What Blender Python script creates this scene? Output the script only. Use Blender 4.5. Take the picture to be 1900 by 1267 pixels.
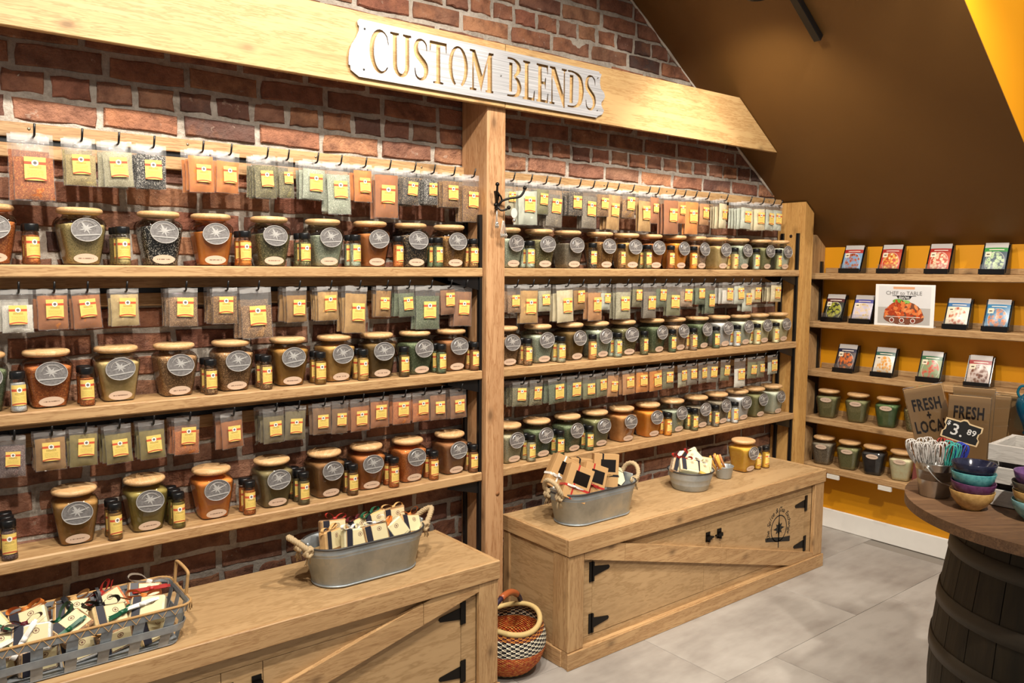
import bpy, bmesh, math, random
from mathutils import Vector, Matrix, noise
R = math.radians
rnd = random.Random(7)
for o in list(bpy.data.objects):
    bpy.data.objects.remove(o)
scene = bpy.context.scene
C = scene.collection

# ------------------------------------------------------------------ camera
CAM = Vector((0, 0, 1.5)); FOC = 1475.08
YAW, PITCH, ROLL = R(38.40273), R(5.27564), R(-0.39679)
_f = Vector((math.sin(YAW)*math.cos(PITCH), math.cos(YAW)*math.cos(PITCH), -math.sin(PITCH)))
_r = Vector((math.cos(YAW), -math.sin(YAW), 0)); _d = _f.cross(_r)
AX = (_r*math.cos(ROLL)+_d*math.sin(ROLL), _d*math.cos(ROLL)-_r*math.sin(ROLL), _f)
cd = bpy.data.cameras.new('camera'); cam = bpy.data.objects.new('camera', cd); C.objects.link(cam)
cd.sensor_width = 36; cd.lens = FOC/1900*36; cd.clip_start = .02
m3 = Matrix((AX[0], -AX[1], -AX[2])).transposed()
cam.matrix_world = Matrix.Translation(CAM) @ m3.to_4x4()
scene.camera = cam
def ray(px, py): return AX[0]*((px-950)/FOC)+AX[1]*((py-633.5)/FOC)+AX[2]
def ony(px, py, y): d = ray(px, py); return CAM+d*((y-CAM.y)/d.y)
def onx(px, py, x): d = ray(px, py); return CAM+d*((x-CAM.x)/d.x)
def onz(px, py, z): d = ray(px, py); return CAM+d*((z-CAM.z)/d.z)
def _solve(px, A, B):            # point A+t*B seen in column px
    k = (px-950)/FOC; n = AX[0]-AX[2]*k
    return -n.dot(A-CAM)/n.dot(B)
def xat(px, y, z): return _solve(px, Vector((0, y, z)), Vector((1, 0, 0)))
def yat(px, x, z): return _solve(px, Vector((x, 0, z)), Vector((0, 1, 0)))

# ------------------------------------------------------------------ light
vs = scene.view_settings
vs.view_transform = 'Standard'; vs.look = 'None'; vs.gamma = 1.0; vs.use_curve_mapping = False
vs.exposure = 0.0
w = bpy.data.worlds.new('room_light'); scene.world = w; w.use_nodes = True
w.node_tree.nodes['Background'].inputs[0].default_value = (1.0, .94, .87, 1)
w.node_tree.nodes['Background'].inputs[1].default_value = .26
WARM = (1.0, .91, .79)
WY = 2.60          # face of the brick wall
WX = 4.29          # face of the mustard wall
SLOPE = -.70
def zc(x): return 2.097+SLOPE*(x-3.624)      # sloped ceiling height
ZF = 3.15          # flat ceiling
LAMPS = [  # lamp position, aim, watts, cone
    ((.1, 1.15, 3.05), (.3, 2.5, 1.0), 145, 100),
    ((.9, 1.15, 3.05), (1.05, 2.5, 1.0), 145, 100),
    ((1.7, 1.15, 3.05), (1.85, 2.5, 1.0), 145, 100),
    ((2.655, 1.87, 2.525), (3.3, 2.35, 1.4), 55, 118),
    ((2.05, .75, 3.0), (3.2, 2.4, .8), 140, 84),
    ((2.6, 1.1, 2.75), (4.2, 1.95, .9), 62, 70),
    ((2.9, -.25, 2.9), (3.6, 1.3, 2.5), 130, 80),  # unseen spot added to brighten the yellow dormer cheek
    ((.4, .2, 3.0), (1.0, 2.3, .8), 150, 72),  # unseen front fill, added to lift the faces of the left goods
    ((1.0, -.4, 3.0), (2.3, .95, 1.2), 330, 34),  # unseen, added as front light for the goods on the barrel table
]

# ------------------------------------------------------------------ helpers
def prop(o, label=None, cat=None, group=None, kind=None):
    if label: o['label'] = label
    if cat: o['category'] = cat
    if group: o['group'] = group
    if kind: o['kind'] = kind
    return o
def E(name, label, cat, loc=(0, 0, 0), rotz=0, group=None):
    o = bpy.data.objects.new(name, None); C.objects.link(o)
    o.empty_display_size = .02; o.location = loc; o.rotation_euler = (0, 0, rotz)
    return prop(o, label, cat, group)
def O(name, me, mat=None, parent=None, loc=(0, 0, 0), rot=(0, 0, 0), scale=(1, 1, 1)):
    o = bpy.data.objects.new(name, me); C.objects.link(o)
    if mat is not None:
        if len(me.materials) == 0: me.materials.append(mat)
        elif me.materials[0] is not mat:
            o.material_slots[0].link = 'OBJECT'; o.material_slots[0].material = mat
    o.location = loc; o.rotation_euler = rot; o.scale = scale
    if parent: o.parent = parent
    return o
def me_bm(name, bm, smooth=False):
    me = bpy.data.meshes.new(name); bm.to_mesh(me); bm.free()
    if smooth:
        for p in me.polygons: p.use_smooth = True
    return me
def me_pd(name, v, f, smooth=False):
    me = bpy.data.meshes.new(name); me.from_pydata(v, [], f); me.update()
    if smooth:
        for p in me.polygons: p.use_smooth = True
    return me
_bc = {}
def boxme(sx, sy, sz, bev=.002):
    k = (round(sx, 4), round(sy, 4), round(sz, 4), bev)
    if k in _bc: return _bc[k]
    bm = bmesh.new(); bmesh.ops.create_cube(bm, size=1)
    bmesh.ops.scale(bm, vec=(sx, sy, sz), verts=bm.verts)
    if bev: bmesh.ops.bevel(bm, geom=list(bm.edges), offset=min(bev, min(sx, sy, sz)*.3), segments=1, affect='EDGES')
    _bc[k] = me_bm('box', bm); return _bc[k]
def pl(parent): return parent.matrix_world.translation if False else (parent.location if parent else Vector((0, 0, 0)))
def wl(parent):                 # world location of an unrotated parent chain
    v = Vector((0, 0, 0))
    while parent: v = v+parent.location; parent = parent.parent
    return v
def bx(name, x, y, z, mat, parent=None, bev=.003):
    c = Vector(((x[0]+x[1])/2, (y[0]+y[1])/2, (z[0]+z[1])/2))
    me = boxme(abs(x[1]-x[0]), abs(y[1]-y[0]), abs(z[1]-z[0]), bev)
    return O(name, me, mat, parent, c-wl(parent))
def prism(poly, d, axis='y', cen=True):
    """poly: 2D outline in (x,z) for axis y, (y,z) for x, (x,y) for z; extruded by d around 0"""
    n = len(poly); v = []
    for s in (-d/2, d/2):
        for a, b in poly:
            v.append((a, s, b) if axis == 'y' else ((s, a, b) if axis == 'x' else (a, b, s)))
    f = [tuple(range(n)), tuple(range(2*n-1, n-1, -1))]
    f += [(i, n+i, n+(i+1) % n, (i+1) % n) for i in range(n)]
    me = me_pd('prism', v, f); bm = bmesh.new(); bm.from_mesh(me)
    bmesh.ops.recalc_face_normals(bm, faces=bm.faces); bm.to_mesh(me); bm.free()
    return me
def lathe(prof, n=24, smooth=True, cap0=True, cap1=True, name='lathe'):
    v = []; f = []
    for r, z in prof:
        for i in range(n):
            a = 2*math.pi*i/n; v.append((r*math.cos(a), r*math.sin(a), z))
    for k in range(len(prof)-1):
        for i in range(n):
            j = (i+1) % n; f.append((k*n+i, k*n+j, (k+1)*n+j, (k+1)*n+i))
    if cap0: f.append(tuple(range(n-1, -1, -1)))
    if cap1: f.append(tuple((len(prof)-1)*n+i for i in range(n)))
    return me_pd(name, v, f, smooth)
def loft(secs, smooth=True, cap0=True, cap1=True, name='loft'):
    n = len(secs[0]); v = [p for s in secs for p in s]; f = []
    for k in range(len(secs)-1):
        for i in range(n):
            j = (i+1) % n; f.append((k*n+i, k*n+j, (k+1)*n+j, (k+1)*n+i))
    if cap0: f.append(tuple(range(n-1, -1, -1)))
    if cap1: f.append(tuple((len(secs)-1)*n+i for i in range(n)))
    return me_pd(name, v, f, smooth)
def tubev(pts, r, n=6, closed=False):
    pts = [Vector(p) for p in pts]; v = []; f = []; m = len(pts)
    rr = r if isinstance(r, (list, tuple)) else [r]*m
    up = None
    for i, p in enumerate(pts):
        t = (pts[(i+1) % m]-pts[i-1]) if closed else (pts[min(i+1, m-1)]-pts[max(i-1, 0)])
        t.normalize()
        if up is None: up = Vector((0, 0, 1)) if abs(t.z) < .9 else Vector((1, 0, 0))
        a = t.cross(up)
        if a.length < 1e-5: a = t.orthogonal()
        a.normalize(); b = t.cross(a); up = -b if (-b).dot(up) > 0 else b
        b = a.cross(t)
        for k in range(n):
            g = 2*math.pi*k/n; v.append(tuple(p+(a*math.cos(g)+b*math.sin(g))*rr[i]))
    for i in range(m if closed else m-1):
        i2 = (i+1) % m
        for k in range(n):
            k2 = (k+1) % n; f.append((i*n+k, i2*n+k, i2*n+k2, i*n+k2))
    if not closed:
        f.append(tuple(range(n))); f.append(tuple((m-1)*n+k for k in range(n-1, -1, -1)))
    return v, f
def joinvf(parts):
    V = []; F = []
    for v, f in parts:
        b = len(V); V += [tuple(p) for p in v]; F += [tuple(i+b for i in q) for q in f]
    return V, F
def tube(pts, r, n=6, closed=False): return me_pd('tube', *tubev(pts, r, n, closed), smooth=True)
def boxvf(c, s, rot=None):
    v = [Vector((a*s[0]/2, b*s[1]/2, d*s[2]/2)) for a in (-1, 1) for b in (-1, 1) for d in (-1, 1)]
    if rot: v = [rot @ p for p in v]
    v = [tuple(p+Vector(c)) for p in v]
    return v, [(0, 1, 3, 2), (4, 6, 7, 5), (0, 4, 5, 1), (2, 3, 7, 6), (0, 2, 6, 4), (1, 5, 7, 3)]
def text_me(s, size, ext=.0003, align='CENTER', bold=0.0, shear=0.0):
    cu = bpy.data.curves.new('txt', 'FONT'); cu.body = s; cu.size = size; cu.extrude = ext
    cu.align_x = align; cu.align_y = 'CENTER'; cu.offset = bold; cu.shear = shear; cu.resolution_u = 2; cu.space_character = 1.0+bold*90
    o = bpy.data.objects.new('txt', cu); C.objects.link(o)
    me = bpy.data.meshes.new_from_object(o); bpy.data.objects.remove(o); bpy.data.curves.remove(cu)
    return me
def fill2d(outer, holes, ext):
    """flat plate with holes, in local XY, extruded by ext each way"""
    cu = bpy.data.curves.new('plate', 'CURVE'); cu.dimensions = '2D'; cu.fill_mode = 'BOTH'; cu.extrude = ext
    for poly in [outer]+holes:
        s = cu.splines.new('POLY'); s.points.add(len(poly)-1); s.use_cyclic_u = True
        for p, q in zip(s.points, poly): p.co = (q[0], q[1], 0, 1)
    o = bpy.data.objects.new('plate', cu); C.objects.link(o)
    me = bpy.data.meshes.new_from_object(o); bpy.data.objects.remove(o); bpy.data.curves.remove(cu)
    return me
def ell(cx, cy, rx, ry, n=20, a0=0, a1=2*math.pi):
    return [(cx+rx*math.cos(a0+(a1-a0)*i/n), cy+ry*math.sin(a0+(a1-a0)*i/n)) for i in range(n if a1-a0 > 6.2 else n+1)]
ORD = ['zeroth', 'first', 'second', 'third', 'fourth', 'fifth', 'sixth', 'seventh', 'eighth', 'ninth', 'tenth', 'eleventh', 'twelfth',
       'thirteenth', 'fourteenth', 'fifteenth', 'sixteenth', 'seventeenth', 'eighteenth', 'nineteenth', 'twentieth', 'twenty-first', 'twenty-second', 'twenty-third', 'twenty-fourth']

# ------------------------------------------------------------------ materials
def srgb(h):
    if isinstance(h, str):
        h = [int(h[i:i+2], 16)/255 for i in (0, 2, 4)]
    return tuple(c/12.92 if c <= .04045 else ((c+.055)/1.055)**2.4 for c in h)
class NT:
    def __init__(s, name):
        s.m = bpy.data.materials.new(name); s.m.use_nodes = True; s.t = s.m.node_tree
        s.b = s.t.nodes['Principled BSDF']; s.out = s.t.nodes['Material Output']
    def n(s, ty, **k):
        x = s.t.nodes.new('ShaderNode'+ty)
        for a, b in k.items():
            if a.startswith('i_'): s.set(x.inputs[int(a[2:])], b)
            else: setattr(x, a, b)
        return x
    def set(s, inp, v):
        if isinstance(v, bpy.types.NodeSocket): s.t.links.new(v, inp)
        elif isinstance(v, (tuple, list)) and len(v) == 3 and inp.type == 'RGBA': inp.default_value = (*v, 1)
        else: inp.default_value = v
    def math(s, op, a, b=0.0, c=None):
        x = s.n('Math', operation=op); s.set(x.inputs[0], a); s.set(x.inputs[1], b)
        if c is not None: s.set(x.inputs[2], c)
        return x.outputs[0]
    def mix(s, f, a, b, bl='MIX'):
        x = s.n('Mix', data_type='RGBA', blend_type=bl); s.set(x.inputs[0], f); s.set(x.inputs[6], a); s.set(x.inputs[7], b)
        return x.outputs[2]
    def ramp(s, f, stops, interp='LINEAR'):
        x = s.n('ValToRGB'); s.set(x.inputs[0], f); cr = x.color_ramp; cr.interpolation = interp
        while len(cr.elements) < len(stops): cr.elements.new(.5)
        for e, (p, c) in zip(cr.elements, stops): e.position = p; e.color = (*c, 1) if len(c) == 3 else c
        return x.outputs[0]
    def P(s, **k):
        for a, v in k.items(): s.set(s.b.inputs[a.replace('_', ' ')], v)
        return s
    def bump(s, h, st=.3, dist=.01):
        x = s.n('Bump'); x.inputs['Strength'].default_value = st; x.inputs['Distance'].default_value = dist
        s.set(x.inputs['Height'], h); s.t.links.new(x.outputs[0], s.b.inputs['Normal']); return s
    def coord(s, kind='Object', scale=(1, 1, 1), rand=False):
        tc = s.n('TexCoord'); mp = s.n('Mapping'); s.t.links.new(tc.outputs[kind], mp.inputs[0]); mp.inputs['Scale'].default_value = scale
        if rand:
            oi = s.n('ObjectInfo'); k = s.math('MULTIPLY', oi.outputs['Random'], 37.0)
            cb = s.n('CombineXYZ', i_0=k, i_1=k, i_2=k); s.t.links.new(cb.outputs[0], mp.inputs['Location'])
        return mp.outputs[0]
    def noise(s, vec, sc=5, det=3, rough=.55, out=0):
        x = s.n('TexNoise'); s.set(x.inputs['Vector'], vec); x.inputs['Scale'].default_value = sc; x.inputs['Detail'].default_value = det
        x.inputs['Roughness'].default_value = rough; return x.outputs[out]
    def voro(s, vec, sc=5, out='Distance', feat='F1'):
        x = s.n('TexVoronoi', feature=feat); s.set(x.inputs['Vector'], vec); x.inputs['Scale'].default_value = sc; return x.outputs[out]
_mc = {}
def plain(h, rough=.5, metal=0.0, name=None, spec=None):
    k = ('p', h, rough, metal, spec)
    if k not in _mc:
        t = NT(name or 'paint'); c = srgb(h); v = t.noise(t.coord(), 30, 2)
        t.P(Base_Color=t.mix(t.math('MULTIPLY', v, .25), c, tuple(x*.7 for x in c)), Roughness=rough, Metallic=metal)
        if spec is not None: t.P(Specular_IOR_Level=spec)
        _mc[k] = t.m
    return _mc[k]
def wood(axis, light, dark, name, knots=True, gs=1.0, rough=.55, tight=1.0):
    k = ('w', axis, light, dark, knots, gs, tight)
    if k in _mc: return _mc[k]
    t = NT(name); a, b = srgb(light), srgb(dark)
    st = [26*tight]*3; st['xyz'.index(axis)] = 1.6
    v = t.coord('Object', tuple(st), True)
    warp = t.noise(t.coord('Object', (3, 3, 3), True), 2.2*gs, 2, out=1)
    add = t.n('VectorMath', operation='MULTIPLY_ADD'); t.set(add.inputs[0], warp); add.inputs[1].default_value = (.55, .55, .55); t.set(add.inputs[2], v)
    g = t.noise(add.outputs[0], 1.3*gs, 5, .62)
    fine = t.noise(v, 9, 2, .6)
    f = t.math('MULTIPLY_ADD', fine, .3, t.math('MULTIPLY', g, .85))
    col = t.ramp(f, [(.38, a), (.53, tuple(x*.8+y*.2 for x, y in zip(a, b))), (.585, b), (.615, tuple(x*.75+y*.25 for x, y in zip(a, b))), (.78, tuple(y*.92 for y in b))])
    if knots:
        ks = [9.0]*3; ks['xyz'.index(axis)] = 5.0
        kd = t.voro(t.coord('Object', tuple(ks), True), 1.0)
        kf = t.ramp(kd, [(.05, (1, 1, 1)), (.12, (.35, .35, .35)), (.2, (0, 0, 0))])
        col = t.mix(t.math('MULTIPLY', kf, .75), col, tuple(x*.3 for x in b))
    big = t.noise(t.coord('Object', (1.5, 1.5, 1.5), True), 1.7, 2)
    col = t.mix(t.math('MULTIPLY', big, .3), col, tuple(x*.8 for x in b))
    t.P(Base_Color=col, Roughness=rough); t.bump(f, .12, .004)
    _mc[k] = t.m; return t.m
PINE = ('C6A273', '9A744B'); PALE = ('CBAA76', 'A98252'); RED = ('C69C72', '9E7048'); PLY = ('BE9D72', '9F7F56')
wx = wood('x', *PINE, 'stained_pine'); wy = wood('y', *PINE, 'stained_pine'); wz = wood('z', *PINE, 'stained_pine')
beamw = wood('x', *PALE, 'pale_pine', gs=.7, tight=.8)
redz = wood('z', *RED, 'fir_post'); ply = wood('x', *PLY, 'plywood', knots=False, gs=.6, tight=.35)
plyz = wood('y', *PLY, 'plywood', knots=False, gs=.6, tight=.35)
black = plain('0C0C0D', .38, .0, 'black_powder_coat')
blackm = plain('16120F', .35, .6, 'black_iron')
white = plain('E9E6DF', .5, 0, 'white')
# ================================================================== structure
def struct(o): return prop(o, kind='structure')
# floor: grey vinyl tiles on a dark bed
fl = struct(bx('floor', (-1.6, 4.35), (-1.6, 2.66), (-.06, -.0035), plain('8C857C', .8, name='grout'), bev=0))
t = NT('grey_vinyl'); v = t.coord('Object', (1, 1, 1), True)
a = t.noise(v, 2.2, 5, .6); b = t.noise(t.coord('Object', (1, 3, 1), True), 5, 3); oi = t.n('ObjectInfo')
col = t.ramp(t.math('MULTIPLY_ADD', b, .4, t.math('MULTIPLY', a, .65)), [(.36, srgb('857F79')), (.5, srgb('9D9790')), (.64, srgb('AEA9A2'))])
col = t.mix(t.math('MULTIPLY', oi.outputs['Random'], .18), col, srgb('8A837C'))
t.P(Base_Color=col, Roughness=t.math('MULTIPLY_ADD', a, .2, .36)); vinyl = t.m
TW, TH = .914, .457
for i in range(6):
    for j in range(10):
        x0 = -1.0+i*TW-(.3 if j % 2 else 0); y0 = 2.6-(j+1)*TH
        if y0 < -1.5: continue
        x1 = min(x0+TW, 4.3)
        if x1-x0 < .05: continue
        bx('floor_tile', (x0+.001, x1-.001), (y0+.001, y0+TH-.001), (-.0035, 0), vinyl, fl, bev=.0008)
# brick wall -------------------------------------------------------------
t = NT('lime_mortar'); v = t.coord()
n1 = t.noise(v, 60, 4, .7); n2 = t.noise(v, 7, 3)
t.P(Base_Color=t.ramp(t.math('MULTIPLY_ADD', n1, .5, t.math('MULTIPLY', n2, .5)), [(.3, srgb('7C7266')), (.5, srgb('AEA498')), (.7, srgb('CBC2B6'))]), Roughness=.95)
t.bump(n1, .9, .008); mortar = t.m
GX, GZ = 230, 150; X0, X1, Z0, Z1 = -.9, 4.32, -.02, 3.2
V = []
for k in range(GZ+1):
    for i in range(GX+1):
        x = X0+(X1-X0)*i/GX; z = Z0+(Z1-Z0)*k/GZ
        d = noise.noise((x*16, z*16, 3.1))*.0055+noise.noise((x*42, z*42, 1.7))*.004
        V.append((x, WY+.002+d, z))
F = [(k*(GX+1)+i, k*(GX+1)+i+1, (k+1)*(GX+1)+i+1, (k+1)*(GX+1)+i) for k in range(GZ) for i in range(GX)]
b = len(V); V += [(X0, WY+.12, Z0), (X1, WY+.12, Z0), (X1, WY+.12, Z1), (X0, WY+.12, Z1)]; F.append((b, b+3, b+2, b+1))
wall = struct(O('wall_left', me_pd('mortar', V, F, True), mortar))
def brickmat(name, island):
    t = NT(name); v = t.coord('Object', (1, 1, 1), not island)
    if island: r = t.n('NewGeometry').outputs['Random Per Island']
    else: r = t.n('ObjectInfo').outputs['Random']
    base = t.ramp(r, [(0, srgb('8E5F4A')), (.16, srgb('A06C50')), (.32, srgb('7C5446')), (.46, srgb('B07E5C')), (.58, srgb('8A644E')), (.7, srgb('985F4A')),
                      (.82, srgb('A87A60')), (.93, srgb('755042')), (1, srgb('4E403C'))], 'LINEAR')
    n1 = t.noise(v, 16, 5, .65); n2 = t.noise(v, 85, 3, .7); n3 = t.noise(v, 5, 4, .6)
    col = t.mix(t.ramp(n1, [(.4, (0, 0, 0)), (.7, (.85, .85, .85))]), base, srgb('583428'))
    col = t.mix(t.ramp(n3, [(.55, (0, 0, 0)), (.72, (.5, .5, .5))]), col, srgb('C08259'))
    col = t.mix(t.ramp(t.noise(v, 24, 4, .7), [(.63, (0, 0, 0)), (.72, (.55, .55, .55))]), col, srgb('B9A593'))
    t.P(Base_Color=col, Roughness=.9); t.bump(t.math('MULTIPLY_ADD', n2, .6, n1), 1.0, .011); return t.m
bm1 = brickmat('red_brick', False); bm2 = brickmat('red_brick_field', True)
def brick_vf(L, H, seed):
    g = random.Random(seed); nx, nz = 5, 3; v = []; f = []
    for s, (ins, y) in enumerate(((0, .03), (0, .0035), (.0035, 0))):
        for k in range(nz):
            for i in range(nx):
                edge = 1 if i in (0, nx-1) or k in (0, nz-1) else 0
                x = -L/2+L*i/(nx-1); z = -H/2+H*k/(nz-1)
                if s == 2: x *= 1-2*ins/L; z *= 1-2*ins/H
                v.append((x, y, z))
    jx = [[g.uniform(-.004, .004) for _ in range(nx*nz)] for _ in range(3)]
    for s in range(3):
        for q in range(nx*nz):
            x, y, z = v[s*nx*nz+q]; v[s*nx*nz+q] = (x+jx[0][q]*.8, y+(g.uniform(-.0035, .002) if s == 2 else 0), z+jx[1][q]*.75)
    N = nx*nz; fr = 2*N
    for k in range(nz-1):
        for i in range(nx-1): f.append((fr+k*nx+i, fr+k*nx+i+1, fr+(k+1)*nx+i+1, fr+(k+1)*nx+i))
    ring = [i for i in range(nx)]+[k*nx+nx-1 for k in range(1, nz)]+[(nz-1)*nx+i for i in range(nx-2, -1, -1)]+[k*nx for k in range(nz-2, 0, -1)]
    for s in range(2):
        for q in range(len(ring)):
            a, b2 = ring[q], ring[(q+1) % len(ring)]; f.append((s*N+a, s*N+b2, (s+1)*N+b2, (s+1)*N+a))
    return v, f
PZ = .0735; zb0 = 2.039                      # a bed joint seen under the beam
ST = [brick_vf(.211, .0585, s) for s in range(7)]; HD = [brick_vf(.098, .0585, 40+s) for s in range(5)]
STm = [me_pd('brick', *q) for q in ST]; HDm = [me_pd('brick', *q) for q in HD]
kmin = -int(zb0/PZ)-1; cand = []
for k in range(kmin, 16):
    zc0 = zb0+PZ*(k+.5)
    if zc0 < -.02 or zc0 > 3.15: continue
    head = k in (-1, 6, -8, -15, -22, 13)
    p = .1165 if head else .2305
    x = -.9-rnd.uniform(0, p)
    while x < 4.35:
        q = p+rnd.uniform(-.006, .006)*(1 if head else 1.6)
        if zc(x) > zc0-.05:
            cand.append((x+q/2, zc0+rnd.uniform(-.0025, .0025), head, q/p))
        x += q
def score(c):
    x, z = c[0], c[1]
    s = 0
    if z > 1.86: s += 3
    elif z > 1.5: s += 2
    elif z < .66 and z > .5: s += .9
    elif z > 1.1: s += .5
    if x < .15 or x > 4.0: s -= 4
    if z > 2.95 and x < 1.6: s -= 3
    if z > 2.5 and x < .95: s -= 3
    return s-x*.02
cand.sort(key=score, reverse=True)
rest = []
for n, (x, z, h, sc) in enumerate(cand):
    i = rnd.randrange(5 if h else 7); dy = rnd.uniform(-.0035, .003); rz = rnd.uniform(-.012, .012)
    if n < 298:
        O('brick', (HDm if h else STm)[i], bm1, wall, (x, WY-.004+dy, z), (0, rz, 0), (sc, 1, 1))
    else:
        v, f = (HD if h else ST)[i]
        rest.append(([(x+p[0]*sc, WY-.004+dy+p[1], z+p[2]) for p in v], f))
prop(O('brick_courses', me_pd('bricks', *joinvf(rest)), bm2, wall), kind='stuff')
# mustard wall, baseboard
t = NT('mustard_paint'); n1 = t.noise(t.coord(), 3, 3)
t.P(Base_Color=t.mix(t.math('MULTIPLY', n1, .2), srgb('DE9810'), srgb('D48C08')), Roughness=.5); must = t.m
struct(bx('wall_right', (WX, WX+.1), (-1.6, WY+.1), (-.06, 3.2), must, bev=0))
bb = struct(bx('baseboard_right', (WX-.014, WX), (-1.6, WY-.02), (0, .112), white, bev=.004))
# sloped brown ceiling, flat ceiling, dormer cheek
t = NT('brown_paint'); n1 = t.noise(t.coord(), 2.5, 3); n2 = t.noise(t.coord(), 220, 2)
t.P(Base_Color=t.mix(n1, srgb('74501F'), srgb('684618')), Roughness=.62); t.bump(n2, .06, .002); brown = t.m
CY = 1.31
xa = 3.624+(ZF-2.097)/SLOPE
def slab(name, pts, mat, nrm):
    n = Vector(nrm).normalized()*.04; v = [tuple(Vector(p)) for p in pts]+[tuple(Vector(p)+n) for p in pts]
    k = len(pts); f = [tuple(range(k)), tuple(range(2*k-1, k-1, -1))]+[(i, k+i, k+(i+1) % k, (i+1) % k) for i in range(k)]
    me = me_pd(name, v, f); bm = bmesh.new(); bm.from_mesh(me); bmesh.ops.recalc_face_normals(bm, faces=bm.faces); bm.to_mesh(me); bm.free()
    return struct(O(name, me, mat))
slab('ceiling', [(xa, CY+.0005, ZF), (xa, WY+.1, ZF), (WX+.1, WY+.1, zc(WX+.1)), (WX+.1, CY+.0005, zc(WX+.1))], brown, (.7, 0, 1))
slab('ceiling', [(-1.6, CY-.001, ZF), (xa, CY-.001, ZF), (xa, WY+.1, ZF), (-1.6, WY+.1, ZF)], brown, (0, 0, 1))
slab('wall_dormer', [(xa, CY, ZF+.004), (WX+.1, CY, ZF+.004), (WX+.1, CY, zc(WX+.1)+.004)], must, (0, 1, 0))
# pale caulk bead where brick meets the slope
cv = Vector((1, 0, SLOPE)).normalized()
pts = [(2.2+i*.08+rnd.uniform(-.002, .002), WY-.004, zc(2.2+i*.08)-.006+rnd.uniform(-.003, .003)) for i in range(22)]
struct(O('trim_1', tube(pts, [.006+rnd.uniform(-.001, .003) for _ in pts], 6), plain('CFC6BA', .8, name='caulk')))

# ================================================================== timber: beam, posts, shelves
YB, YP, YS = 2.399, 2.421, 2.442
bt = E('header_beam', 'long pale pine beam carrying the metal lettering sign above the shelves', 'beam', (1.8, YB+.011, 2.09))
zb, zt = 2.097, 2.325; xs = 1.862
bx('beam_board', (-.9, xs-.0007), (YB, YB+.022), (zb, zt), beamw, bt, .002)
poly = [(xs+.0007, zb), (3.618, zb), (3.624-(zt-zb)/.7-.006, zt), (xs+.0007, zt)]
cx = (xs+3.6)/2
me = prism([(a-cx, b-zb) for a, b in poly], .022); O('beam_board', me, beamw, bt, (cx-1.8, 0, zb-2.09))
XL, XR = 1.796, 1.8826
po = E('wooden_post', 'upright fir post between the two shelf bays carrying the black coat hook', 'post', ((XL+XR)/2, YP+.085, 0))
bx('post_timber', (XL, XR), (YP, WY-.012), (.002, 2.29), redz, po, .003)
for zz in (.62, .28): O('knot_plug', lathe([(.009, 0), (.009, .001)], 12), plain('8E5E35', .7, name='knot'), po, (.012, YP-(YP+.085)-.0008, zz), (R(90), 0, 0))
XE0, XE1 = 3.94, 4.022
pe = E('wooden_post', 'end post of the spice shelves, its top cut to the slope of the brown ceiling', 'post', ((XE0+XE1)/2, YP+.085, 0))
cx = (XE0+XE1)/2; zt0, zt1 = zc(XE0)-.008, zc(XE1)-.008
O('post_timber', prism([(XE0-cx, .002), (XE1-cx, .002), (XE1-cx, zt1), (XE0-cx, zt0)], WY-.012-YP), wood('z', 'D2A562', 'AD7C40', 'stained_pine'), pe, (0, (WY-.012-YP)/2-.085, 0))
O('pilot_hole', lathe([(.009, 0), (.009, .001)], 10), plain('2A1608', .9, name='hole'), pe, (XE0-cx-.0006, 2.505-(YP+.085), 1.685), (0, R(-90), 0))
ZS = (1.5, 1.108, .71); TS = .0345
BAY = (('left', -.75, XL-.002), ('right', XR+.002, XE0-.002))
LV = ('top', 'middle', 'bottom')
for bay, x0, x1 in BAY:
    for k, z in enumerate(ZS):
        o = bx('wooden_shelf', (x0, x1), (YS, WY-.012), (z-TS, z), wx, None, .004)
        prop(o, f'{LV[k]} pine shelf plank of the spice bay {bay} of the centre post', 'shelf', 'spice shelf planks')
# black slotted standards with brackets on the post sides
def standard(x, y, z0, z1, lab, side):
    s = E('shelf_standard', lab, 'shelf bracket', (x, y, z0))
    bx('slotted_upright', (x-.006, x+.006), (y-.009, y+.009), (z0, z1), black, s, .001)
    for z in ZS:
        O('bracket_arm', prism([(0, 0), (side*.14, 0), (side*.14, -.012), (0, -.05)], .004), black, s, (side*.006, 0, z-TS-z0-.0005))
for nm, xx, sd in (('left face of the centre post', XL-.007, -1), ('left face of the end post', XE0-.007, -1)):
    for q, yy in (('front', 2.458), ('rear', 2.553)):
        standard(xx, yy, .05, 1.7, f'{q} black slotted shelf standard on the {nm}', sd)
# hook rails: two battens with a dark slot between; hooks are added by the bag rows
RAILZ = {0: 1.866, 1: 1.4535, 2: 1.0625}
rails = {}
for bi, (bay, x0, x1) in enumerate(BAY):
    for k in range(3):
        z = RAILZ[k]
        nm = ('upper', 'middle', 'lower')[k]
        rl = E('hook_rail', f'{nm} batten rail with black hooks holding spice bags {bay} of centre post', 'hook rail', ((x0+x1)/2, WY-.02, z-.08), group='hook rails')
        ww = wx
        bx('batten', (x0, x1), (WY-.032, WY-.012), (z-.02, z+.02 if k == 0 else ZS[k-1]-TS-.001), ww, rl, .0015)
        bx('slot_channel', (x0, x1), (WY-.022, WY-.012), (z-.036, z-.02), black, rl, .0005)
        bx('batten', (x0, x1), (WY-.032, WY-.012), (z-.074, z-.036), ww, rl, .002)
        if k == 0:
            for xx in [x0+.25+.42*i for i in range(9)]:
                if xx < x1-.05: O('screw', lathe([(.0045, 0), (.0035, .0015)], 10), plain('9A8A70', .4, .8, 'screw'), rl, (xx-(x0+x1)/2, -.0122, .085), (R(90), 0, 0))
        rails[(bi, k)] = rl

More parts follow.
